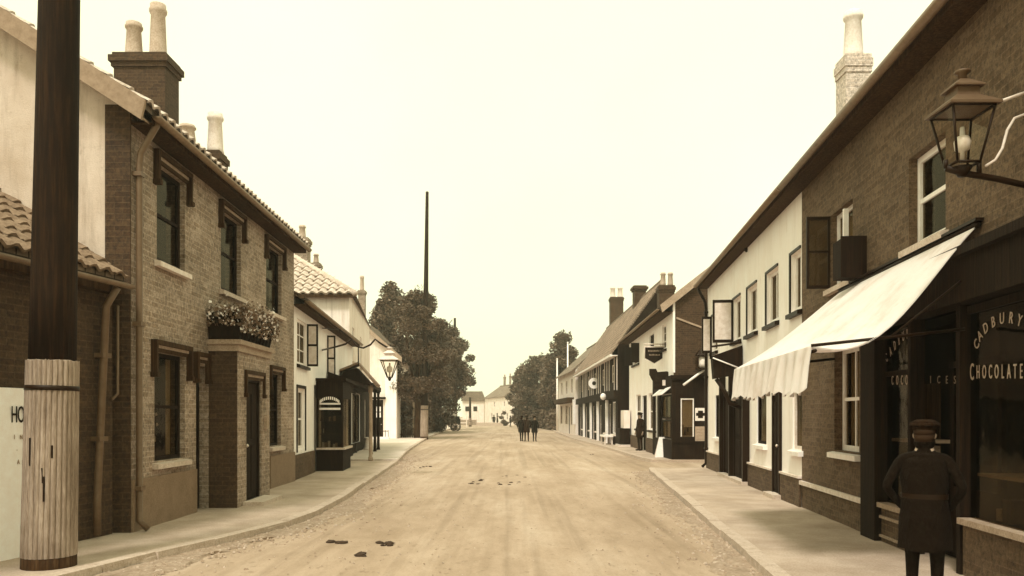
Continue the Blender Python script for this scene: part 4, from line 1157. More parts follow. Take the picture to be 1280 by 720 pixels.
b = [(-.20, .52, 6.05-.78*.52+.03), (-.20, -3.9, 6.05+.78*3.9+.03), (-.20, -3.9, 6.05+.78*3.9-.28), (-.20, .45, 6.05-.78*.45-.30)]
mb.prism(b, [(-.155, p[1], p[2]) for p in b]); mb.build('bargeboard', M['stonegrey'], r3)
mb = MB(F6); mb.prism([(-.04,-.1,5.25),(-.04,-1.4,4.75),(-.04,-1.4,4.68),(-.04,-.1,5.18)], [(0,-.1,5.25),(0,-1.4,4.75),(0,-1.4,4.68),(0,-.1,5.18)]); mb.build('flashing', M['stonegrey'], r3)
# dark shop built into the gable corner
GX = lambda px_: (px_-640)/1000*29.5
mb = MB(); yf = 29.38; xa, xb_ = GX(843)-.12, GX(888)
wx0, wx1, wz0, wz1 = GX(850), GX(866.5), .84, 2.25
def fr_box(x0, x1, z0, z1, y0=yf, y1=29.48): mb.box(x0, x1, y0, y1, z0, z1)
fr_box(xa, wx0, -.08, 3.1); fr_box(wx1, xb_, -.08, 3.1); fr_box(wx0, wx1, -.08, wz0); fr_box(wx0, wx1, wz1, 3.1)
mb.box(xa-.05, xb_, yf-.08, yf, 2.95, 3.1); mb.box(xa, xb_, yf-.05, yf, .62, .68)
mb.box(xa, xa+.1, yf+.1, 33.4, -.08, .72); mb.box(xa, xa+.1, yf+.1, 33.4, 2.45, 3.1); mb.box(xa, xa+.1, 31.9, 32.3, .72, 2.45); mb.box(xa, xa+.1, 33.2, 33.4, .72, 2.45)
gs = mb.build('corner_shopfront', M['darkwood'], r3)
mb = MB(); mb.box(wx0, wx1, yf+.04, yf+.046, wz0, wz1); mb.build('pane', M['glass'], gs)
mb = MB(); mb.box(wx0, wx0+.04, yf+.01, yf+.07, wz0, wz1); mb.box(wx1-.04, wx1, yf+.01, yf+.07, wz0, wz1); mb.box(wx0+.04, wx1-.04, yf+.01, yf+.07, wz1-.05, wz1)
mb.box(wx0+.05, wx1-.05, yf+.07, yf+.09, wz0+.35, wz1-.05, 1); mb.box(wx0+.05, wx1-.05, yf+.065, yf+.085, wz0, wz0+.05, 1)
rr = random.Random(3)
for k in range(7):
    x = rr.uniform(wx0+.05, wx1-.12); mb.box(x, x+.07, yf+.055, yf+.068, wz0+.05, wz0+rr.uniform(.15,.5), 2)
mb.build('bright_display', [M['white'], M['curtain'], M['stonegrey']], gs)
for px0, px1, py0, py1, m_, lb in ((868,881,510,526,'paper','white round-marked poster'), (868,881,533,552,'papergrey','grey printed poster')):
    mb = MB(); z0_, z1_ = 1.6+(520-py1)*.0295, 1.6+(520-py0)*.0295
    mb.box(GX(px0), GX(px1), yf-.012, yf-.002, z0_, z1_)
    for k in range(4):
        if m_ == 'papergrey': mb.box(GX(px0)+.05, GX(px1)-.05, yf-.016, yf-.0125, z0_+.08+k*.12, z0_+.11+k*.12, 1)
    if m_ == 'paper': mb.box(GX(px0)+.1, GX(px1)-.1, yf-.017, yf-.0125, z0_+.1, z1_-.1, 1); mb.box(GX(px0)+.03, GX(px1)-.03, yf-.0165, yf-.0125, z0_+.18, z1_-.18, 1)
    ps = mb.build('poster', [M[m_], M['dark'] if m_ == 'paper' else M['stonegrey']], gs); ps['label'] = lb
window(gs, F6, .35, 2.3, 1.5, 2.4, n=.05, bars=(1,0), fm='darkwood', sash=False)
window(gs, F6, .35, 2.3, .75, 1.45, n=.05, bars=(1,0), fm='darkwood', sash=False)
mb = MB(); mb.box(GX(870)-.0, GX(877), yf-.04, yf-.02, 3.0, 3.08); 
# gable wall lantern
gl = thing('wall_lantern', 'small dark lantern with white glass on the brick gable of the inn', 'lamp', (GX(875), 29.2, 3.3), 'gas lanterns of the street')
mb = MB(); x = GX(875); mb.box(x-.2, x+.2, 29.0, 29.36, 3.28, 3.34); mb.box(x-.2, x-.16, 29.0, 29.04, 3.34, 3.8); mb.box(x+.16, x+.2, 29.0, 29.04, 3.34, 3.8); mb.prism([(x-.24,28.96,3.8),(x+.24,28.96,3.8),(x+.24,29.4,3.8),(x-.24,29.4,3.8)],[(x-.06,29.1,4.05),(x+.06,29.1,4.05),(x+.06,29.25,4.05),(x-.06,29.25,4.05)]); mb.tube([(x,29.2,3.3),(x,29.49,3.1)], .03, 6)
mb.build('lantern_frame', M['iron'], gl)
mb = MB(); mb.lathe((x, 29.18), [(.08,3.36),(.14,3.45),(.14,3.65),(.08,3.76)], 12); mb.build('globe', M['mantle'], gl)
# white pole slanting across the gable and little blind on the street side
bl = thing('window_blind', 'small white folding blind with slanting pole at the corner of the inn', 'blind', (5.8, 29.6, 2.5))
mb = MB(); mb.tube([(GX(883.5), 29.3, 3.4), (GX(850), 28.9, 2.72)], .045, 6); mb.build('slanting_pole', M['white'], bl)
mb = MB(F6); mb.prism([(.1,.03,2.70),(2.4,.03,2.70),(2.4,.42,2.38),(.1,.42,2.38)], [(.1,.03,2.74),(2.4,.03,2.74),(2.4,.42,2.42),(.1,.42,2.42)]); mb.build('blind_cloth', M['white'], bl)
# inn hanging signs
s2 = thing('hanging_sign', 'dark shield-shaped signboard with pale lettering hanging high on the white inn', 'sign', F6.P(2.5, .4, 3.7), 'hanging signs on the right')
ysg = 32.0; xs = lambda px_: (px_-640)/1000*ysg; zz_ = lambda py_: 1.6+(520-py_)/1000*ysg
mb = MB(); pf = [(xs(806),zz_(434)),(xs(830),zz_(434)),(xs(830),zz_(447)),(xs(818),zz_(454.5)),(xs(806),zz_(448))]
mb.prism([(a, ysg, b) for a, b in pf], [(a, ysg+.06, b) for a, b in pf]); mb.build('signboard', M['dark'], s2)
mb = MB(); mb.box(xs(805), xs(832), ysg-.01, ysg+.07, zz_(434), zz_(432.6)); 
for i in range(len(pf)):
    a, b = pf[i], pf[(i+1)%len(pf)]; mb.tube([(a[0], ysg-.005, a[1]), (b[0], ysg-.005, b[1])], .012, 6)
mb.tube([(xs(805), ysg+.03, zz_(430)), (xs(832), ysg+.03, zz_(430))], .025, 6); mb.tube([(xs(810), ysg+.03, zz_(430)),(xs(810), ysg+.03, zz_(434))], .012, 6); mb.tube([(xs(826), ysg+.03, zz_(430)),(xs(826), ysg+.03, zz_(434))], .012, 6)
mb.build('sign_trim', M['offwhite'], s2)
mb = MB()
for ii, (w_, zz2) in enumerate(((.5, 438.5), (.42, 443.5))):   # rows of illegible pale strokes
    rr = random.Random(ii)
    x = (xs(806)+xs(830))/2-w_/2; e_ = x+w_
    while x < e_:
        ww = rr.uniform(.02,.05); mb.box(x, x+ww, ysg-.008, ysg-.001, zz_(zz2)-.03, zz_(zz2)+rr.uniform(.01,.03)); x += ww+.02
mb.build('sign_strokes', M['stonegrey'], s2)
s3 = thing('hanging_sign', 'dark carved bracket sign with curled outline at the corner of the white inn', 'sign', (5.6, 30.6, 2.6), 'hanging signs on the right')
yq = 30.6; X = lambda px_: (px_-640)/1000*yq; Z_ = lambda py_: 1.6+(520-py_)/1000*yq
pf = [(812,461),(820,461),(822,465),(834,464),(841,468),(841,486),(824,487),(817,486),(818,479),(815,474),(812,468)]
mb = MB(); mb.prism([(X(a), yq, Z_(b)) for a, b in pf][::-1], [(X(a), yq+.1, Z_(b)) for a, b in pf][::-1]); mb.build('signboard', M['darkwood'], s3)
mb = MB(); mb.box(X(828), X(832), yq-.012, yq-.002, Z_(482), Z_(475)); mb.build('sign_mark', M['offwhite'], s3)
# sandwich board
sb = thing('sandwich_board', 'white folding board leaning on the pavement by the inn corner', 'sign', (5.7, 31.0, 0))
ys_ = 31.3; X = lambda px_: (px_-640)/1000*ys_
mb = MB(); mb.prism([(X(817), ys_-.3, 0), (X(829.5), ys_-.3, 0), (X(831), ys_-.1, .78), (X(823.5), ys_-.1, .78)][::-1], [(X(817), ys_-.27, 0), (X(829.5), ys_-.27, 0), (X(831), ys_-.07, .78), (X(823.5), ys_-.07, .78)][::-1]); mb.build('front_leaf', M['white'], sb)
mb = MB(); mb.prism([(X(819), ys_+.2, 0), (X(830), ys_+.2, 0), (X(831), ys_-.05, .78), (X(823.5), ys_-.05, .78)][::-1], [(X(819), ys_+.23, 0), (X(830), ys_+.23, 0), (X(831), ys_-.02, .78), (X(823.5), ys_-.02, .78)][::-1]); mb.build('rear_leaf', M['offwhite'], sb)
# bench and box before the inn
bx = thing('pavement_stall', 'dark box stall with pale top against the wall past the standing person', 'stall', F6.P(U(778), .4, 0))
mb = MB(F6); u = U(783, .3); mb.box(u+.3, u+1.7, .07, .62, .12, .95); mb.box(u+.2, u+1.8, .05, .68, 0, .10, 1); mb.build('stall_body', [M['darkwood'], M['offwhite']], bx)
mb = MB(F6); mb.box(u+.3, u+1.7, .07, .4, .96, 1.9); mb.build('pale_panel', M['pink'], bx)
chimney(7.4, 38.5, .72, .6, 6.8, 7.85, 'broad dark stack with two pots on the inn roof', [(7.25,38.4,.12,.62,'pot'), (7.6,38.4,.12,.62,'pot')], 'brickD', parent=rf6, cap=.06)

# ---- dark timbered shop row
F7 = Frame((5.72, 43.3), (5.55, 67.0), 'R'); L7 = F7.L; U = F7.U
ops = [(u, u+1.5, 0.6, 2.4) for u in (.8, 4.4, 9.2, 13.6, 18.6)] + [(u, u+1.0, .0, 2.3) for u in (2.8, 7.4, 11.6, 16.6, 21.2)] + [(u, u+1.1, 3.5, 4.5) for u in (1.5, 6, 10.5, 15, 20)]
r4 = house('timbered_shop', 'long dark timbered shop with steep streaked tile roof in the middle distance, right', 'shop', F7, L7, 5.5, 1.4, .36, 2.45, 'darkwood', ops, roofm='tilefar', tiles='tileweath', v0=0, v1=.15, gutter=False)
rf7 = [c for c in r4.children if c.name.startswith('roof')][0]
for o in ops[:5]: window(r4, F7, *o, n=-.05, bars=(2,0), sash=False, fm='white', sill='offwhite', curtain=[(0,.3)])
for o in ops[5:10]: door(r4, F7, *o, n=-.1, m='darkwood', frame='offwhite')
for o in ops[10:]: window(r4, F7, *o, n=-.05, bars=(1,1), sash=False, fm='offwhite', curtain=[(0,.5)])
mb = MB(F7)
for k in range(22): 
    u = .1+k*1.08
    if all(not (o[0]-.12 < u < o[1]+.02) for o in ops[10:]): mb = MB(F7); mb.box(u, u+.09, .003, .04, 3.0, 4.85); mb.build('timber_stud', M['offwhite'], r4)
mb = MB(F7); mb.box(0, L7, .003, .22, 2.55, 3.0); mb.build('shop_fascia', M['darkwood'], r4)
mb = MB(F7); mb.box(0, L7, .30, .42, 4.82, 4.96); mb.box(0, L7, .0+.003, .30, 4.86, 4.9); mb.build('eaves_board', M['white'], r4)
mb = MB(F7)
for k in (3.95, 8.6, 12.9, 17.9):
    mb = MB(F7); mb.box(k, k+.14, .003, .16, -.02, 2.55); mb.build('white_pilaster', M['white'], r4)
chimney(8.55, 65.6, 1.05, .9, 7.5, 11.3, 'tall stack with twin pale pots at the far end of the shop roof', [(8.25,65.5,.2,.85,'potpale'), (8.85,65.5,.2,.85,'potpale')], 'brickD', parent=rf7, cap=.06)
chimney(7.95, 50, .72, .8, 7.6, 9.7, 'dark stack with a heavy cap and no pots', [], 'brickD', parent=rf7, cap=.13)
rs = thing('round_sign', 'round white sign with dark centre projecting from the timbered shop', 'sign', F7.P(9, .5, 3.6), 'hanging signs on the right')
ysg = 53.0; cx, cz = (742.5-640)/1000*ysg, 1.6+(520-479)/1000*ysg
def disc(mb, r, y0, y1, mi=0): 
    a = [(cx+r*math.cos(t*math.pi/12), y0, cz+r*math.sin(t*math.pi/12)) for t in range(24)]; mb.prism(a, [(p[0], y1, p[2]) for p in a], mi)
mb = MB(); disc(mb, .36, ysg, ysg+.08); mb.build('disc', M['white'], rs)
mb = MB(); mb.tube([(cx+.3, ysg+.04, cz),(5.66, ysg+.04, cz)], .03, 6); mb.build('bracket', M['iron'], rs)
mb = MB(); disc(mb, .13, ysg-.02, ysg-.003); mb.build('centre_mark', M['dark'], rs)
gl2 = thing('globe_lamp', 'white globe lamp on a bracket over the timbered shop door', 'lamp', (5.3, 46.6, 2.7))
mb = MB(); c_ = ((754-640)/1000*46.6, 46.6); mb.lathe(c_, [(.02,2.52),(.14,2.6),(.18,2.72),(.14,2.86),(.04,2.93)], 14); mb.build('globe', M['white'], gl2)
mb = MB(); mb.tube([(c_[0], c_[1], 2.93), (c_[0], c_[1], 3.0), (5.7, c_[1], 3.05)], .025, 6); mb.build('bracket', M['iron'], gl2)
bn = thing('pavement_bench', 'white topped low bench against the timbered shop front', 'bench', (5.2, 45.5, 0))
mb = MB(); mb.box(5.12, 5.66, 44.6, 46.6, .42, .52); mb.build('seat', M['white'], bn)
for x_, y_ in ((5.16,44.7),(5.16,46.4),(5.55,44.7),(5.55,46.4)):
    mb = MB(); mb.box(x_, x_+.08, y_, y_+.08, 0, .42); mb.build('leg', M['offwhite'], bn)

# ---- white end house of the row
F8 = Frame((5.35, 67.5), (4.75, 82.0), 'R'); L8 = F8.L
ops = [(1.5, 3.5, .8, 2.6), (6, 8, .8, 2.6), (4.2, 5.2, 0, 2.4), (10.5, 12.5, .8, 2.6), (2, 3.3, 3.6, 4.9), (6.2, 7.5, 3.6, 4.9), (10.6, 11.9, 3.6, 4.9)]
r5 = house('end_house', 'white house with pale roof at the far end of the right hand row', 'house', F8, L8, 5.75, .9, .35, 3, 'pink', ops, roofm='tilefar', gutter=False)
for o in (ops[0], ops[1], ops[3], *ops[4:]): window(r5, F8, *o, n=-.03, bars=(2,1), sash=False, fm='offwhite', curtain=[(0,.3),(.7,1)])
door(r5, F8, *ops[2], n=-.1)
mb = MB(F8); mb.box(1, 13, .003, .6, 2.75, 3.2); mb.build('balcony_box', M['midwood'], r5)
mb = MB(F8); mb.box(.0, .5, .003, .2, .9, 3.0); mb.build('white_pier', M['white'], r5)
for (x, y, zt_, lb) in ((5.85, 84, 9.2, 'slender white flagpole behind the end house roof'), (4.85, 86, 7.6, 'shorter white pole left of the flagpole by the right trees')):
    f_ = thing('white_pole', lb, 'pole', (x, y, 0), 'white poles by the end house')
    mb = MB(); mb.tube([(x, y, -.1), (x, y, zt_)], [.11, .07], 8); mb.build('pole_shaft', M['white'], f_)
    mb = MB(); mb.lathe((x, y), [(.03,zt_),(.12,zt_+.1),(.03,zt_+.2)], 8); mb.build('finial', M['white'], f_)

# ================================================================== FAR END
F9 = Frame((-.2, 148), (-5.6, 166), 'R'); L9 = F9.L
ops9 = [(2, 3, .9, 2.2), (6, 7, .9, 2.2), (9, 10, 0, 2.2), (13, 14, .9, 2.2), (4, 4.8, 3.4, 4.4), (11, 11.8, 3.4, 4.4)]
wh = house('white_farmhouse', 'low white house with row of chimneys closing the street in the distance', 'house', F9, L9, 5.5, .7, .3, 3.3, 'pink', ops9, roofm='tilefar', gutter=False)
for o in ops9[:2]+ops9[3:]: window(wh, F9, *o, n=-.05, bars=(1,1), fm='white', curtain=[(0,1)])
door(wh, F9, *ops9[2], n=-.1)
rf9 = [c for c in wh.children if c.name.startswith('roof')][0]
for u, w, z in ((15.5,.5,9.6),(11.5,.45,9.6),(6.5,1.0,10.2),(4,.9,10.0)):
    c = F9.P(u, -3.3, 0); chimney(c[0], c[1], w, .6, 7.2, z, None, [(c[0], c[1], .15, .5, 'pot')], 'brickL', parent=rf9)
w3 = thing('grey_house', 'greyish house at the left edge of the distant group', 'house', (-9, 172, 0))
mb = MB(); mb.box(-10.4, -5.9, 168, 176, -.2, 4.8); mb.build('wall', M['pink'], w3)
mb = MB(); mb.prism([(-10.7,167.6,4.75),(-5.6,167.6,4.75),(-5.6,176.3,4.75),(-10.7,176.3,4.75)], [(-10.2,171.9,6.9),(-6.4,171.9,6.9),(-6.4,172,6.9),(-10.2,172,6.9)]); mb.build('roof', M['tilemid'], w3)
for i in range(2):
    mb = MB(); mb.box(-9.8+i*1.7, -9.0+i*1.7, 167.95, 167.99, 2.6, 3.6); mb.build('window', M['dark'], w3)
lw = MB(); lw.box(-6.2, -1.2, 139, 139.5, -.15, .45); tag(lw.build('low_wall', M['kerb']), 'low dark wall edging the grass before the distant white house', 'wall')
lw = MB(); lw.box(-14, -6.6, 149, 149.3, -.15, .9); tag(lw.build('garden_wall', M['brickL']), 'low garden wall before the distant grey house', 'wall')

# white rail fence left
wf = thing('rail_fence', 'white two-rail fence at the end of the left pavement', 'fence', (-7.4, 122, 0))
mb = MB()
for z in (.5, 1.1): mb.box(-9.6, -6.9, 122, 122.06, z, z+.14)
mb.build('rail', M['offwhite'], wf)
for k in range(3):
    mb = MB(); mb.box(-9.6+k*1.3, -9.45+k*1.3, 121.92, 122.05, -.1, 1.5); mb.build('post', M['offwhite'], wf)

# parked farm cart
ct = thing('farm_cart', 'dark four-wheeled farm cart with pale sacks standing at the left kerb under the trees', 'cart', (-7.6, 100, -.05))
mb = MB(); mb.box(-9.6, -6.9, 99.3, 100.9, .75, 1.35); mb.box(-9.6, -6.9, 99.22, 99.3, .75, 1.6); mb.box(-9.65,-9.6,99.3,100.9,.75,1.7); mb.build('cart_body', M['darkwood'], ct)
for x_, y_ in ((-9.0,99.1),(-7.4,99.1),(-9.0,101.0),(-7.4,101.0)):
    mb = MB(); a = [(x_+.5*math.cos(t*math.pi/12), y_, .42+.5*math.sin(t*math.pi/12)) for t in range(24)]; mb.tube(a+[a[0]], .05, 6)
    for t in range(5): mb.tube([(x_-.5*math.cos(t*math.pi/5), y_, .42-.5*math.sin(t*math.pi/5)), (x_+.5*math.cos(t*math.pi/5), y_, .42+.5*math.sin(t*math.pi/5))], .025, 5)
    mb.build('wheel', M['dark'], ct)
mb = MB(); rr = random.Random(1)
for x_ in (-9.2,-8.7,-8.1,-7.6): mb.lathe((x_, 99.9), [(.2,1.3),(.3,1.45),(.28,1.9),(.12,2.15),(.15,2.25)], 10)
sk = mb.build('sack_load', M['offwhite'], ct)
ct.location = (-6.55, 90, -.08)
mb = MB(); mb.box(-6.95,-6.8,99.2,99.3,.3,2.6); mb.build('cart_post', M['dark'], ct)

# ================================================================== TREES
def leaf_cloud(mb, c, r, n, sz, rr, squash=.8):
    for i in range(n):
        d = Vector((rr.gauss(0,1), rr.gauss(0,1), rr.gauss(0,1))).normalized()*(rr.random()**.45)
        p = Vector((c[0]+d.x*r, c[1]+d.y*r, c[2]+d.z*r*squash))
        a = Vector((rr.gauss(0,1), rr.gauss(0,1), rr.gauss(0,.7))).normalized(); b = a.orthogonal().normalized()
        if rr.random() < .5: b = a.cross(b)
        s_ = sz*rr.uniform(.5,1.3); a *= s_; b *= s_*.6
        mb.add([p-a, p-b*1.0, p+a, p+b], [(0,1,2,3)], 0 if rr.random() < .82 else 1)
def tree(name, label, x, y, H, Rr, th, seed, n=9000, sz=.2, shape='round', mats=('leafd','leafm'), group='trees lining the street', zb=-.1, blobs=58, barkm='bark'):
    rr = random.Random(seed)
    root = thing(name, label, 'tree', (x, y, zb), group)
    mb = MB(); bl = []
    for i in range(blobs):
        f = rr.random(); z = th+(H-th)*f
        if shape == 'cone': rad = Rr*(1-f)**.8+.15*Rr
        elif shape == 'column': rad = Rr*(.9-.5*f)
        else: rad = Rr*math.sqrt(max(.05, 1-(2*f-.85)**2*.85))
        a = rr.random()*6.28; q = rad*rr.random()**.5*.85
        bl.append((x+math.cos(a)*q*.98, y+math.sin(a)*q*.98, min(z, H-.4), Rr*rr.uniform(.19,.36)))
    bl.append((x+rr.uniform(-.2,.2), y, H-Rr*.3, Rr*.3))
    sz *= .68; n = int(n*1.7)
    cr = MB()
    for b in bl: leaf_cloud(cr, b, b[3], n//len(bl), sz, rr)
    # stray sprigs
    for i in range(60):
        b = rr.choice(bl); d = Vector((rr.gauss(0,1), rr.gauss(0,1), abs(rr.gauss(0,1)))).normalized()*b[3]*1.02
        leaf_cloud(cr, (b[0]+d.x, b[1]+d.y, b[2]+d.z), .3, 9, sz*.9, rr)
    cr.build('crown', [M[mats[0]], M[mats[1]]], root)
    mb.tube([(x, y, zb-.1), (x+.05, y, zb+th*.5), (x-.05, y, th+.4), (x, y, th+(H-th)*.6)], [Rr*.1+.06, Rr*.08+.05, Rr*.06+.03, .05], 10)
    for b in bl[::3]:
        z0_ = th*.7+rr.random()*(H-th)*.3
        mb.tube([(x, y, z0_), ((x+b[0])/2, (y+b[1])/2, (z0_+b[2])/2-.2), (b[0], b[1], b[2])], [Rr*.04+.03, Rr*.025+.02, .02], 6)
    mb.build('trunk', M[barkm], root)
    return root
tree('broadleaf_tree', 'tall pointed leafy tree directly behind the plastered house, left', -11.0, 72, 13.6, 2.7, 2.0, 1, 11000, .2, 'cone')
tree('broadleaf_tree', 'dense round-headed tree around the tall telegraph pole, left', -8.3, 76, 13.0, 3.0, 1.5, 2, 14000, .22)
tree('broadleaf_tree', 'dark tree between the telegraph pole and the cart, left', -7.6, 84, 11.4, 2.9, 3.6, 3, 11000, .22)
tree('broadleaf_tree', 'outermost left tree overhanging the parked cart', -7.3, 100, 11.2, 3.0, 4.2, 4, 9000, .24)
tree('broadleaf_tree', 'broad tree at the back of the left group, behind the others', -13.5, 84, 12.0, 4.2, 1.5, 5, 9000, .26)
tree('broadleaf_tree', 'leafy tree wrapped round the shaft of the telegraph pole with whitish foot', -6.9, 58.6, 10.6, 2.7, 3.2, 6, 20000, .13)
tree('broadleaf_tree', 'shadowed bushy tree behind the pole foot on the left', -8.4, 80, 7.6, 3.0, .4, 16, 9000, .22, mats=('leafd','leafd'))
st_ = thing('slim_stem', 'slim pale bare tree stem in front of the left hedge', 'tree', (-7.9, 63, 0), 'trees lining the street')
mb = MB(); mb.tube([(-7.9,63,-.1),(-7.8,63,1.5),(-7.75,63,3.4)], [.13,.1,.08], 8); mb.tube([(-8.2,63,-.1),(-7.95,63,.8),(-7.8,63,1.6)], [.06,.06,.05], 6); mb.build('trunk', M['barkpale'], st_)
tree('broadleaf_tree', 'wide full tree nearest to the walkers on the right', 3.7, 112, 9.4, 3.6, .2, 7, 13000, .26, mats=('leafd','leafm'))
tree('broadleaf_tree', 'dense round tree left end of the right tree belt', 1.9, 124, 9.2, 3.0, .2, 8, 9000, .28, mats=('leafd','leafm'))
tree('broadleaf_tree', 'leafy tree close behind the poles of the end house', 5.9, 104, 10.2, 3.0, .5, 9, 10000, .26, mats=('leafd','leafm'))
tree('broadleaf_tree', 'tallest of the right trees rising over the end house roof', 6.3, 101, 11.8, 3.2, 1.0, 10, 12000, .26, 'cone')
tree('broadleaf_tree', 'tree behind the right tree belt with ragged top', 4.8, 128, 11.0, 3.0, 1.5, 11, 7000, .28)
def hedge(name, label, pts, w, h, seed, n=6000, sz=.13, m=('leafd','leafd')):
    rr = random.Random(seed); mb = MB()
    for i in range(n):
        t = rr.random()*(len(pts)-1); k = int(t); f = t-k; k = min(k, len(pts)-2)
        x = pts[k][0]+(pts[k+1][0]-pts[k][0])*f; y = pts[k][1]+(pts[k+1][1]-pts[k][1])*f
        hh = h*(.85+.15*math.sin(x*2.3+y*.9)); z = rr.random()**.7*hh; x += rr.uniform(-w,w); y += rr.uniform(-w*.3,w*.3)
        leaf_cloud(mb, (x,y,z), .12, 1, sz, rr)
    ct_ = pts[len(pts)//2]
    return tag(mb.build(name, [M[m[0]], M[m[1]]], None, (ct_[0], ct_[1], 0)), label, 'hedge')
hedge('hedge', 'dark clipped hedge behind the pale pole foot on the left', [(-8.6,60),(-8.5,66),(-8.2,74),(-8.4,84)], .7, 3.4, 1, 15000, .2)
hedge('hedge', 'low hedge under the right hand trees', [(5.6,88),(5.0,98),(4.5,108),(3.6,118),(1.5,126)], .7, 2.4, 2, 12000, .2, ('leafd','leafm'))
tree('small_bush', 'small dark rounded bush in front of the distant white house', -1.4, 136, 2.4, .9, .1, 31, 1500, .18, mats=('leafd','leafd'), blobs=8, group='bushes in the distance')
fn = thing('picket_fence', 'low dark fence in front of the left hedge', 'fence', (-8.0, 60, 0))
mb = MB()
for k in range(14): mb.box(-8.9+k*.16, -8.82+k*.16, 59.5, 59.54, 0, .55+.05*(k%2))
mb.build('pickets', M['midwood'], fn)
mb = MB(); mb.box(-8.95, -6.7, 59.55, 59.58, .2, .28); mb.build('rail', M['midwood'], fn)

# ================================================================== PEOPLE
def person(label, x, y, z0, h, face, pose='down', group=None, stride=0, cloth='suit', hat='cap', coat=.46, turn=0, buttons=False, shade_beard=False):
    """one skinned body mesh, hat/hair/coat as children. face = heading angle (0 = towards -Y, the camera)"""
    k = h/1.74
    V = []; E = []; RD = []
    def v(p, r, par=None):
        V.append(Vector(p)*k); RD.append((r[0]*k, r[1]*k) if isinstance(r, tuple) else (r*k, r*k))
        if par is not None: E.append((par, len(V)-1))
        return len(V)-1
    pel = v((0,0,.95), (.15,.115)); wa = v((0,-.0,1.10), (.14,.11), pel); ch = v((0,.0,1.28), (.165,.12), wa); sh = v((0,.01,1.42), (.11,.09), ch)
    nk = v((0,.0,1.50), .058, sh); h0_ = v((0,-.015,1.575), (.075,.085), nk); h1_ = v((0,-.01,1.645), (.08,.095), h0_); h2_ = v((0,0,1.70), (.06,.07), h1_)
    no = v((0,-.105,1.60), .014, h0_)
    for s_ in (-1, 1):
        st2 = stride*s_
        hp = v((s_*.09,0,.88), .10, pel); kn = v((s_*.10,-.02-st2*.5,.50), .062, hp); an = v((s_*.10,.02-st2,.10), .042, kn)
        he = v((s_*.10,.03-st2,.05), .045, an); to = v((s_*.12,-.10-st2,.035), .04, he); v((s_*.13,-.17-st2,.03), .03, to)
        s0 = v((s_*.185,.01,1.405), .058, sh)
        if pose == 'down': el = (s_*.26,.03,1.13); wr = (s_*.27,-.05,.88); hd = (s_*.265,-.07,.81); fd = Vector((0,-.25,-1)).normalized()
        elif pose == 'behind': el = (s_*.33,.07,1.15); wr = (s_*.13,.17,.98); hd = (s_*.05,.18,.95); fd = Vector((-s_,.1,-.4)).normalized()
        elif pose == 'pocket': el = (s_*.31,.06,1.15); wr = (s_*.20,-.08,.97); hd = (s_*.15,-.09,.92); fd = Vector((-s_*.5,-.3,-1)).normalized()
        e_ = v(el, .043, s0); w_ = v(wr, .030, e_); p_ = v(hd, (.036,.024), w_)
        side = Vector((0,1,0)) if pose != 'behind' else Vector((0,0,1))
        for q, ln in enumerate((.065,.078,.075,.06)):
            b = Vector(hd)+fd*.035+side*(.027*(1.5-q)*-1)
            f1 = v(b, .0105, p_); f2 = v(b+fd*ln*.5+Vector((-s_*.006,0,0)), .0095, f1); v(b+fd*ln+Vector((-s_*.02,0,0)), .0085, f2)
        tb = v(Vector(hd)-side*.035-fd*.0, .012, p_); v(Vector(hd)-side*.05+fd*.035, .010, tb)
    me = bpy.data.meshes.new('b'); me.from_pydata(V, E, []); o = bpy.data.objects.new('b', me); C.objects.link(o)
    md = o.modifiers.new('s', 'SKIN'); 
    for i, d in enumerate(me.skin_vertices[0].data): d.radius = RD[i]; d.use_root = (i == 0)
    md.use_smooth_shade = True; md.branch_smoothing = .4
    o.modifiers.new('u', 'SUBSURF').levels = 2
    dg = bpy.context.evaluated_depsgraph_get(); nm = bpy.data.meshes.new_from_object(o.evaluated_get(dg)); bpy.data.objects.remove(o)
    nm.name = 'body'; nm.materials.clear()
    for m_ in (M[cloth], M['skin'], M['dark']): nm.materials.append(m_)
    wr_z = {'down': .885, 'behind': .99, 'pocket': .97}[pose]*k
    for p in nm.polygons:
        c = p.center; p.use_smooth = True
        if c.z > 1.485*k: p.material_index = 1
        elif c.z < .09*k: p.material_index = 2
        elif c.z < wr_z and c.z > .6*k and ((pose == 'down' and abs(c.x) > .215*k) or (pose == 'behind' and c.y > .14*k)): p.material_index = 1
    rt = Matrix.Rotation(face, 4, 'Z'); nm.transform(rt)
    root = thing('person', label, 'person', (x, y, z0), group)
    b = bpy.data.objects.new('body', nm); C.objects.link(b); b.parent = root
    def child(name, mb, m_):
        mb.v = [tuple(rt @ (Vector(p)*k) + Vector((x, y, z0))) for p in mb.v]; return mb.build(name, m_, root)
    # face details
    mb = MB()
    for s_ in (-1, 1): mb.lathe((s_*.032, -.092), [(.004,1.618),(.011,1.625),(.004,1.632)], 8)
    mb.box(-.022,.022,-.1,-.088,1.552,1.558); child('eyes_and_mouth', mb, M['dark'])
    for s_ in (-1, 1):
        mb = MB(); mb.lathe((s_*.082, .0), [(.004,1.588),(.013,1.6),(.014,1.625),(.006,1.638)], 8); child('ear', mb, M['skin'])
    mb = MB()   # hair at the back
    def ell(rx, ry, z, cy=0, n=16): return [(rx*math.cos(t*2*math.pi/n), cy+ry*math.sin(t*2*math.pi/n), z) for t in range(n)]
    rings = [ell(.075,.07,1.56,.035), ell(.088,.085,1.62,.025), ell(.088,.095,1.67,.012), ell(.06,.07,1.73,.005), ell(.01,.01,1.755,0)]
    for a, c in zip(rings, rings[1:]): mb.prism(a, c, 0, True)
    child('hair', mb, M['hair'])
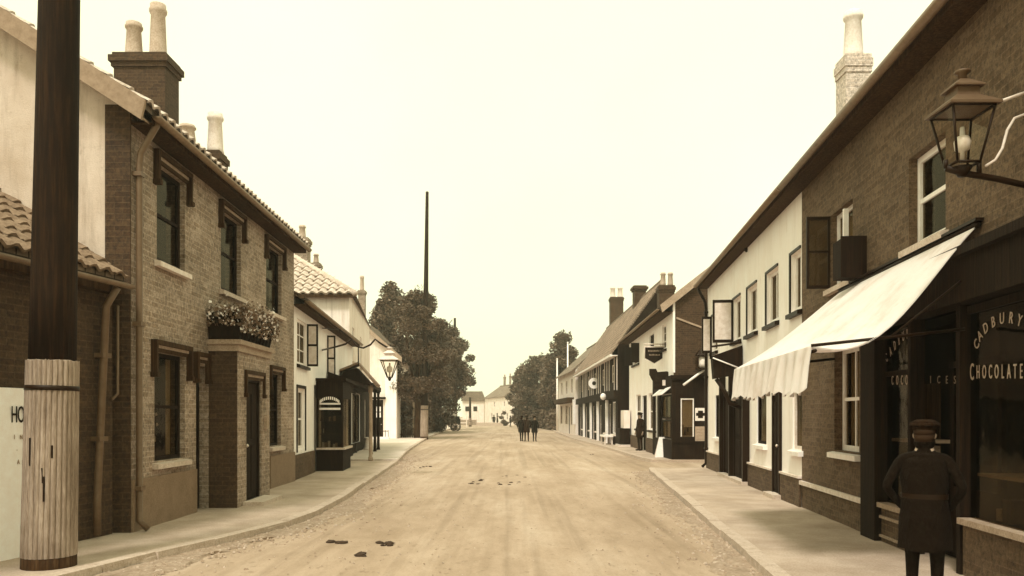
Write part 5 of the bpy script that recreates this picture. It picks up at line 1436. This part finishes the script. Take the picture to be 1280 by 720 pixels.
    if shade_beard:  # dark beard added to stand in for shade on the face
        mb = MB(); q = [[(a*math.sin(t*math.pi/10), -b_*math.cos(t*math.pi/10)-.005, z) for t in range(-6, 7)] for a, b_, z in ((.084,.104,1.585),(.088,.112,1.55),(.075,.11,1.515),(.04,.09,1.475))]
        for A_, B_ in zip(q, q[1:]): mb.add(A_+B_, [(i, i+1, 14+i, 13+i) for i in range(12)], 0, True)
        mb.box(-.035,.035,-.118,-.1,1.572,1.586); child('shade_beard', mb, M['hair'])
    mb = MB()
    if shade_beard: mb.box(-.0601,-.0135,-.109,-.094,1.628,1.634); mb.box(.0135,.0601,-.109,-.094,1.628,1.634)
    if hat == 'cap':
        for a, c in ((ell(.095,.105,1.665), ell(.098,.108,1.70)), (ell(.12,.13,1.70), ell(.125,.135,1.73)), (ell(.125,.135,1.73), ell(.06,.07,1.76))): mb.prism(a, c, 0, True)
        mb.prism([(-.085,-.08,1.665),(.085,-.08,1.665),(.05,-.16,1.645),(-.05,-.16,1.645)], [(-.085,-.08,1.675),(.085,-.08,1.675),(.05,-.16,1.655),(-.05,-.16,1.655)])
    elif hat == 'helmet':
        rg = [ell(.13,.15,1.655), ell(.105,.12,1.675), ell(.10,.115,1.75), ell(.085,.095,1.81), ell(.05,.055,1.85), ell(.015,.015,1.87)]
        for a, c in zip(rg, rg[1:]): mb.prism(a, c, 0, True)
    else:
        rg = [ell(.16,.17,1.675), ell(.155,.165,1.685), ell(.10,.11,1.69), ell(.098,.105,1.76), ell(.06,.07,1.79)]
        for a, c in zip(rg, rg[1:]): mb.prism(a, c, 0, True)
    child('hat' if hat != 'cap' else 'cap', mb, M['suitb'] if hat != 'straw' else M['offwhite'])
    # jacket shell following the torso with flared skirt
    mb = MB()
    zs_ = [(1.56,.08,.095,.01), (1.50,.07,.075,.0), (1.475,.075,.075,.0), (1.44,.13,.095,.005), (1.38,.19,.125,.005), (1.25,.20,.145,0), (1.10,.185,.145,0), (.98,.195,.155,0), (.85,.21,.165,0), (.85-coat*.5,.215,.17,0)]
    fine = []
    for (z0a, a0, b0, c0_), (z1a, a1, b1, c1_) in zip(zs_, zs_[1:]):
        for q in range(5): f = q/5; f2 = f*f*(3-2*f); fine.append((z0a+(z1a-z0a)*f, a0+(a1-a0)*f2, b0+(b1-b0)*f2, c0_+(c1_-c0_)*f2))
    fine.append(zs_[-1]); NR = 56
    rg = [ell(a, b_, z, c, NR) for z, a, b_, c in fine]
    for ri, r_ in enumerate(rg):
        zz2 = fine[ri][0]; low = max(0, min(1, (1.05-zz2)/.35)); mid = math.exp(-((zz2-1.12)/.12)**2)
        for i in range(NR):
            th_ = i*2*math.pi/NR
            d_ = low*.035*math.sin(th_*7+1.3*math.sin(zz2*6))+.012*math.sin(th_*4+zz2*23)*(.4+mid)+.006*math.sin(th_*11+zz2*31)
            r_[i] = (r_[i][0]*(1+d_), r_[i][1]*(1+d_), r_[i][2]+(.008*math.sin(th_*3) if ri > len(rg)-3 else 0))
    for a, c in zip(rg, rg[1:]):
        n_ = len(a); mb.add(a+c, [(i,(i+1)%n_,n_+(i+1)%n_,n_+i) for i in range(n_)], 0, True)
    child('jacket', mb, M[cloth])
    if buttons:
        mb = MB()
        for i in range(5): 
            z = 1.36-i*.1; mb.lathe((.0, -(.133+.01*min(i,2))), [(.003,z-.011),(.011,z),(.003,z+.011)], 8)
        mb.box(-.02,.02,-.128,-.122,1.70,1.735)
        child('buttons', mb, M['brass'])
        mb = MB(); a = ell(.192,.152,1.055,0,24); c = ell(.192,.152,1.10,0,24); n_=24; mb.add(a+c, [(i,(i+1)%n_,n_+(i+1)%n_,n_+i) for i in range(n_)], 0, True); child('belt', mb, M['dark'])
    return root
person('person in long black coat and cap turned towards the near right shop, almost a silhouette', 3.30, 6.4, 0, 1.555, R(148), 'pocket', None, 0, 'suit', 'cap', .5, buttons=True, shade_beard=True)
person('person in a dark suit and cap, leftmost of the three walkers in the road', .63, 53.2, -.09, 1.68, R(160), 'down', 'walkers in the middle of the road', .12, 'suit', 'cap')
person('person in charcoal coat, middle of the three walkers in the road', .97, 52.8, -.09, 1.72, R(185), 'pocket', 'walkers in the middle of the road', .08, 'suitb', 'cap')
person('person in dark jacket walking apart on the right of the trio in the road', 1.5, 53.0, -.09, 1.66, R(8), 'down', 'walkers in the middle of the road', -.1, 'suit', 'bowler')
person('person in dark suit standing at the inn door on the right pavement', 5.93, 37.0, 0, 1.74, R(-60), 'down', None, 0, 'suitb', 'cap')
person('lone small person in black, far off on the road by the right trees', -.25, 124, -.09, 1.72, R(120), 'down', 'people in the distance', .15, 'suit', 'bowler')
person('person on the left of the distant pair before the white house', -3.3, 146, -.12, 1.9, 0, 'down', 'people in the distance', .05, 'suit', 'bowler')
person('person on the right of the distant pair before the white house', -2.65, 145, -.12, 1.7, 2, 'down', 'people in the distance', .05, 'suitb', 'cap')

hz = MB(); hz.box(-90, 90, -14, 230, -1.2, 22)
hb_ = hz.build('haze', None); hb_.data.materials.clear()
hm = bpy.data.materials.new('haze_air'); hm.use_nodes = True; hn = hm.node_tree; hn.nodes.remove(hn.nodes['Principled BSDF'])
pv = hn.nodes.new('ShaderNodeVolumePrincipled'); pv.inputs['Color'].default_value = (1, .97, .84, 1); pv.inputs['Density'].default_value = HAZE; pv.inputs['Anisotropy'].default_value = .2
hn.links.new(pv.outputs[0], hn.nodes['Material Output'].inputs['Volume']); hb_.data.materials.append(hm)
tag(hb_, 'pale dusty haze over the street', 'haze', kind='stuff')
# ================================================================== WORLD, SUN, CAMERA
w = bpy.data.worlds.new("World"); scene.world = w; w.use_nodes = True
nt = w.node_tree; bg = nt.nodes['Background']
SUN_EL, SUN_AZ = R(56), R(200)     # azimuth measured clockwise from +Y
sky = nt.nodes.new('ShaderNodeTexSky'); sky.sky_type = 'NISHITA'; sky.sun_disc = False
sky.sun_elevation = SUN_EL; sky.sun_rotation = SUN_AZ; sky.dust_density = 6; sky.air_density = 1.4
bwn = nt.nodes.new('ShaderNodeRGBToBW'); nt.links.new(sky.outputs[0], bwn.inputs[0])
tint = nt.nodes.new('ShaderNodeMix'); tint.data_type = 'RGBA'; tint.blend_type = 'MULTIPLY'; tint.inputs[0].default_value = 1
nt.links.new(bwn.outputs[0], tint.inputs[6]); tint.inputs[7].default_value = (1.0, .97, .74, 1)
# even high cloud veil over the blue
veil = nt.nodes.new('ShaderNodeMix'); veil.data_type = 'RGBA'; veil.inputs[0].default_value = .8
nt.links.new(tint.outputs[2], veil.inputs[6])
tc = nt.nodes.new('ShaderNodeTexCoord'); cl = nt.nodes.new('ShaderNodeTexNoise'); cl.inputs['Scale'].default_value = 2.2; cl.inputs['Detail'].default_value = 5
nt.links.new(tc.outputs['Generated'], cl.inputs['Vector'])
cr = nt.nodes.new('ShaderNodeValToRGB'); cr.color_ramp.elements[0].position = .3; cr.color_ramp.elements[1].position = .7
VE = 9.0
cr.color_ramp.elements[0].color = (1.0*VE, 1.02*VE, .64*VE, 1); cr.color_ramp.elements[1].color = (1.10*VE, 1.09*VE, .72*VE, 1)
nt.links.new(cl.outputs['Fac'], cr.inputs['Fac']); nt.links.new(cr.outputs['Color'], veil.inputs[7])
nt.links.new(veil.outputs[2], bg.inputs['Color']); bg.inputs['Strength'].default_value = .12

sd = bpy.data.lights.new('sun', 'SUN'); sd.energy = 2.0; sd.angle = R(10); sd.color = (1, .95, .84)
so = bpy.data.objects.new('sun', sd); C.objects.link(so)
dirv = Vector((math.sin(SUN_AZ)*math.cos(SUN_EL), math.cos(SUN_AZ)*math.cos(SUN_EL), math.sin(SUN_EL)))
so.rotation_euler = dirv.to_track_quat('Z', 'Y').to_euler(); so.location = dirv*50

cd = bpy.data.cameras.new('camera'); co = bpy.data.objects.new('camera', cd); C.objects.link(co); scene.camera = co
co.location = (0, 0, 1.6); co.rotation_euler = (R(90), 0, 0)
cd.sensor_width = 36; cd.lens = 36*1000/1280; cd.shift_y = 160/1280; cd.clip_end = 4000; cd.clip_start = .05
vs_ = scene.view_settings; vs_.view_transform = 'Standard'; vs_.look = 'None'; vs_.gamma = 1; vs_.exposure = 0.5; vs_.use_curve_mapping = False
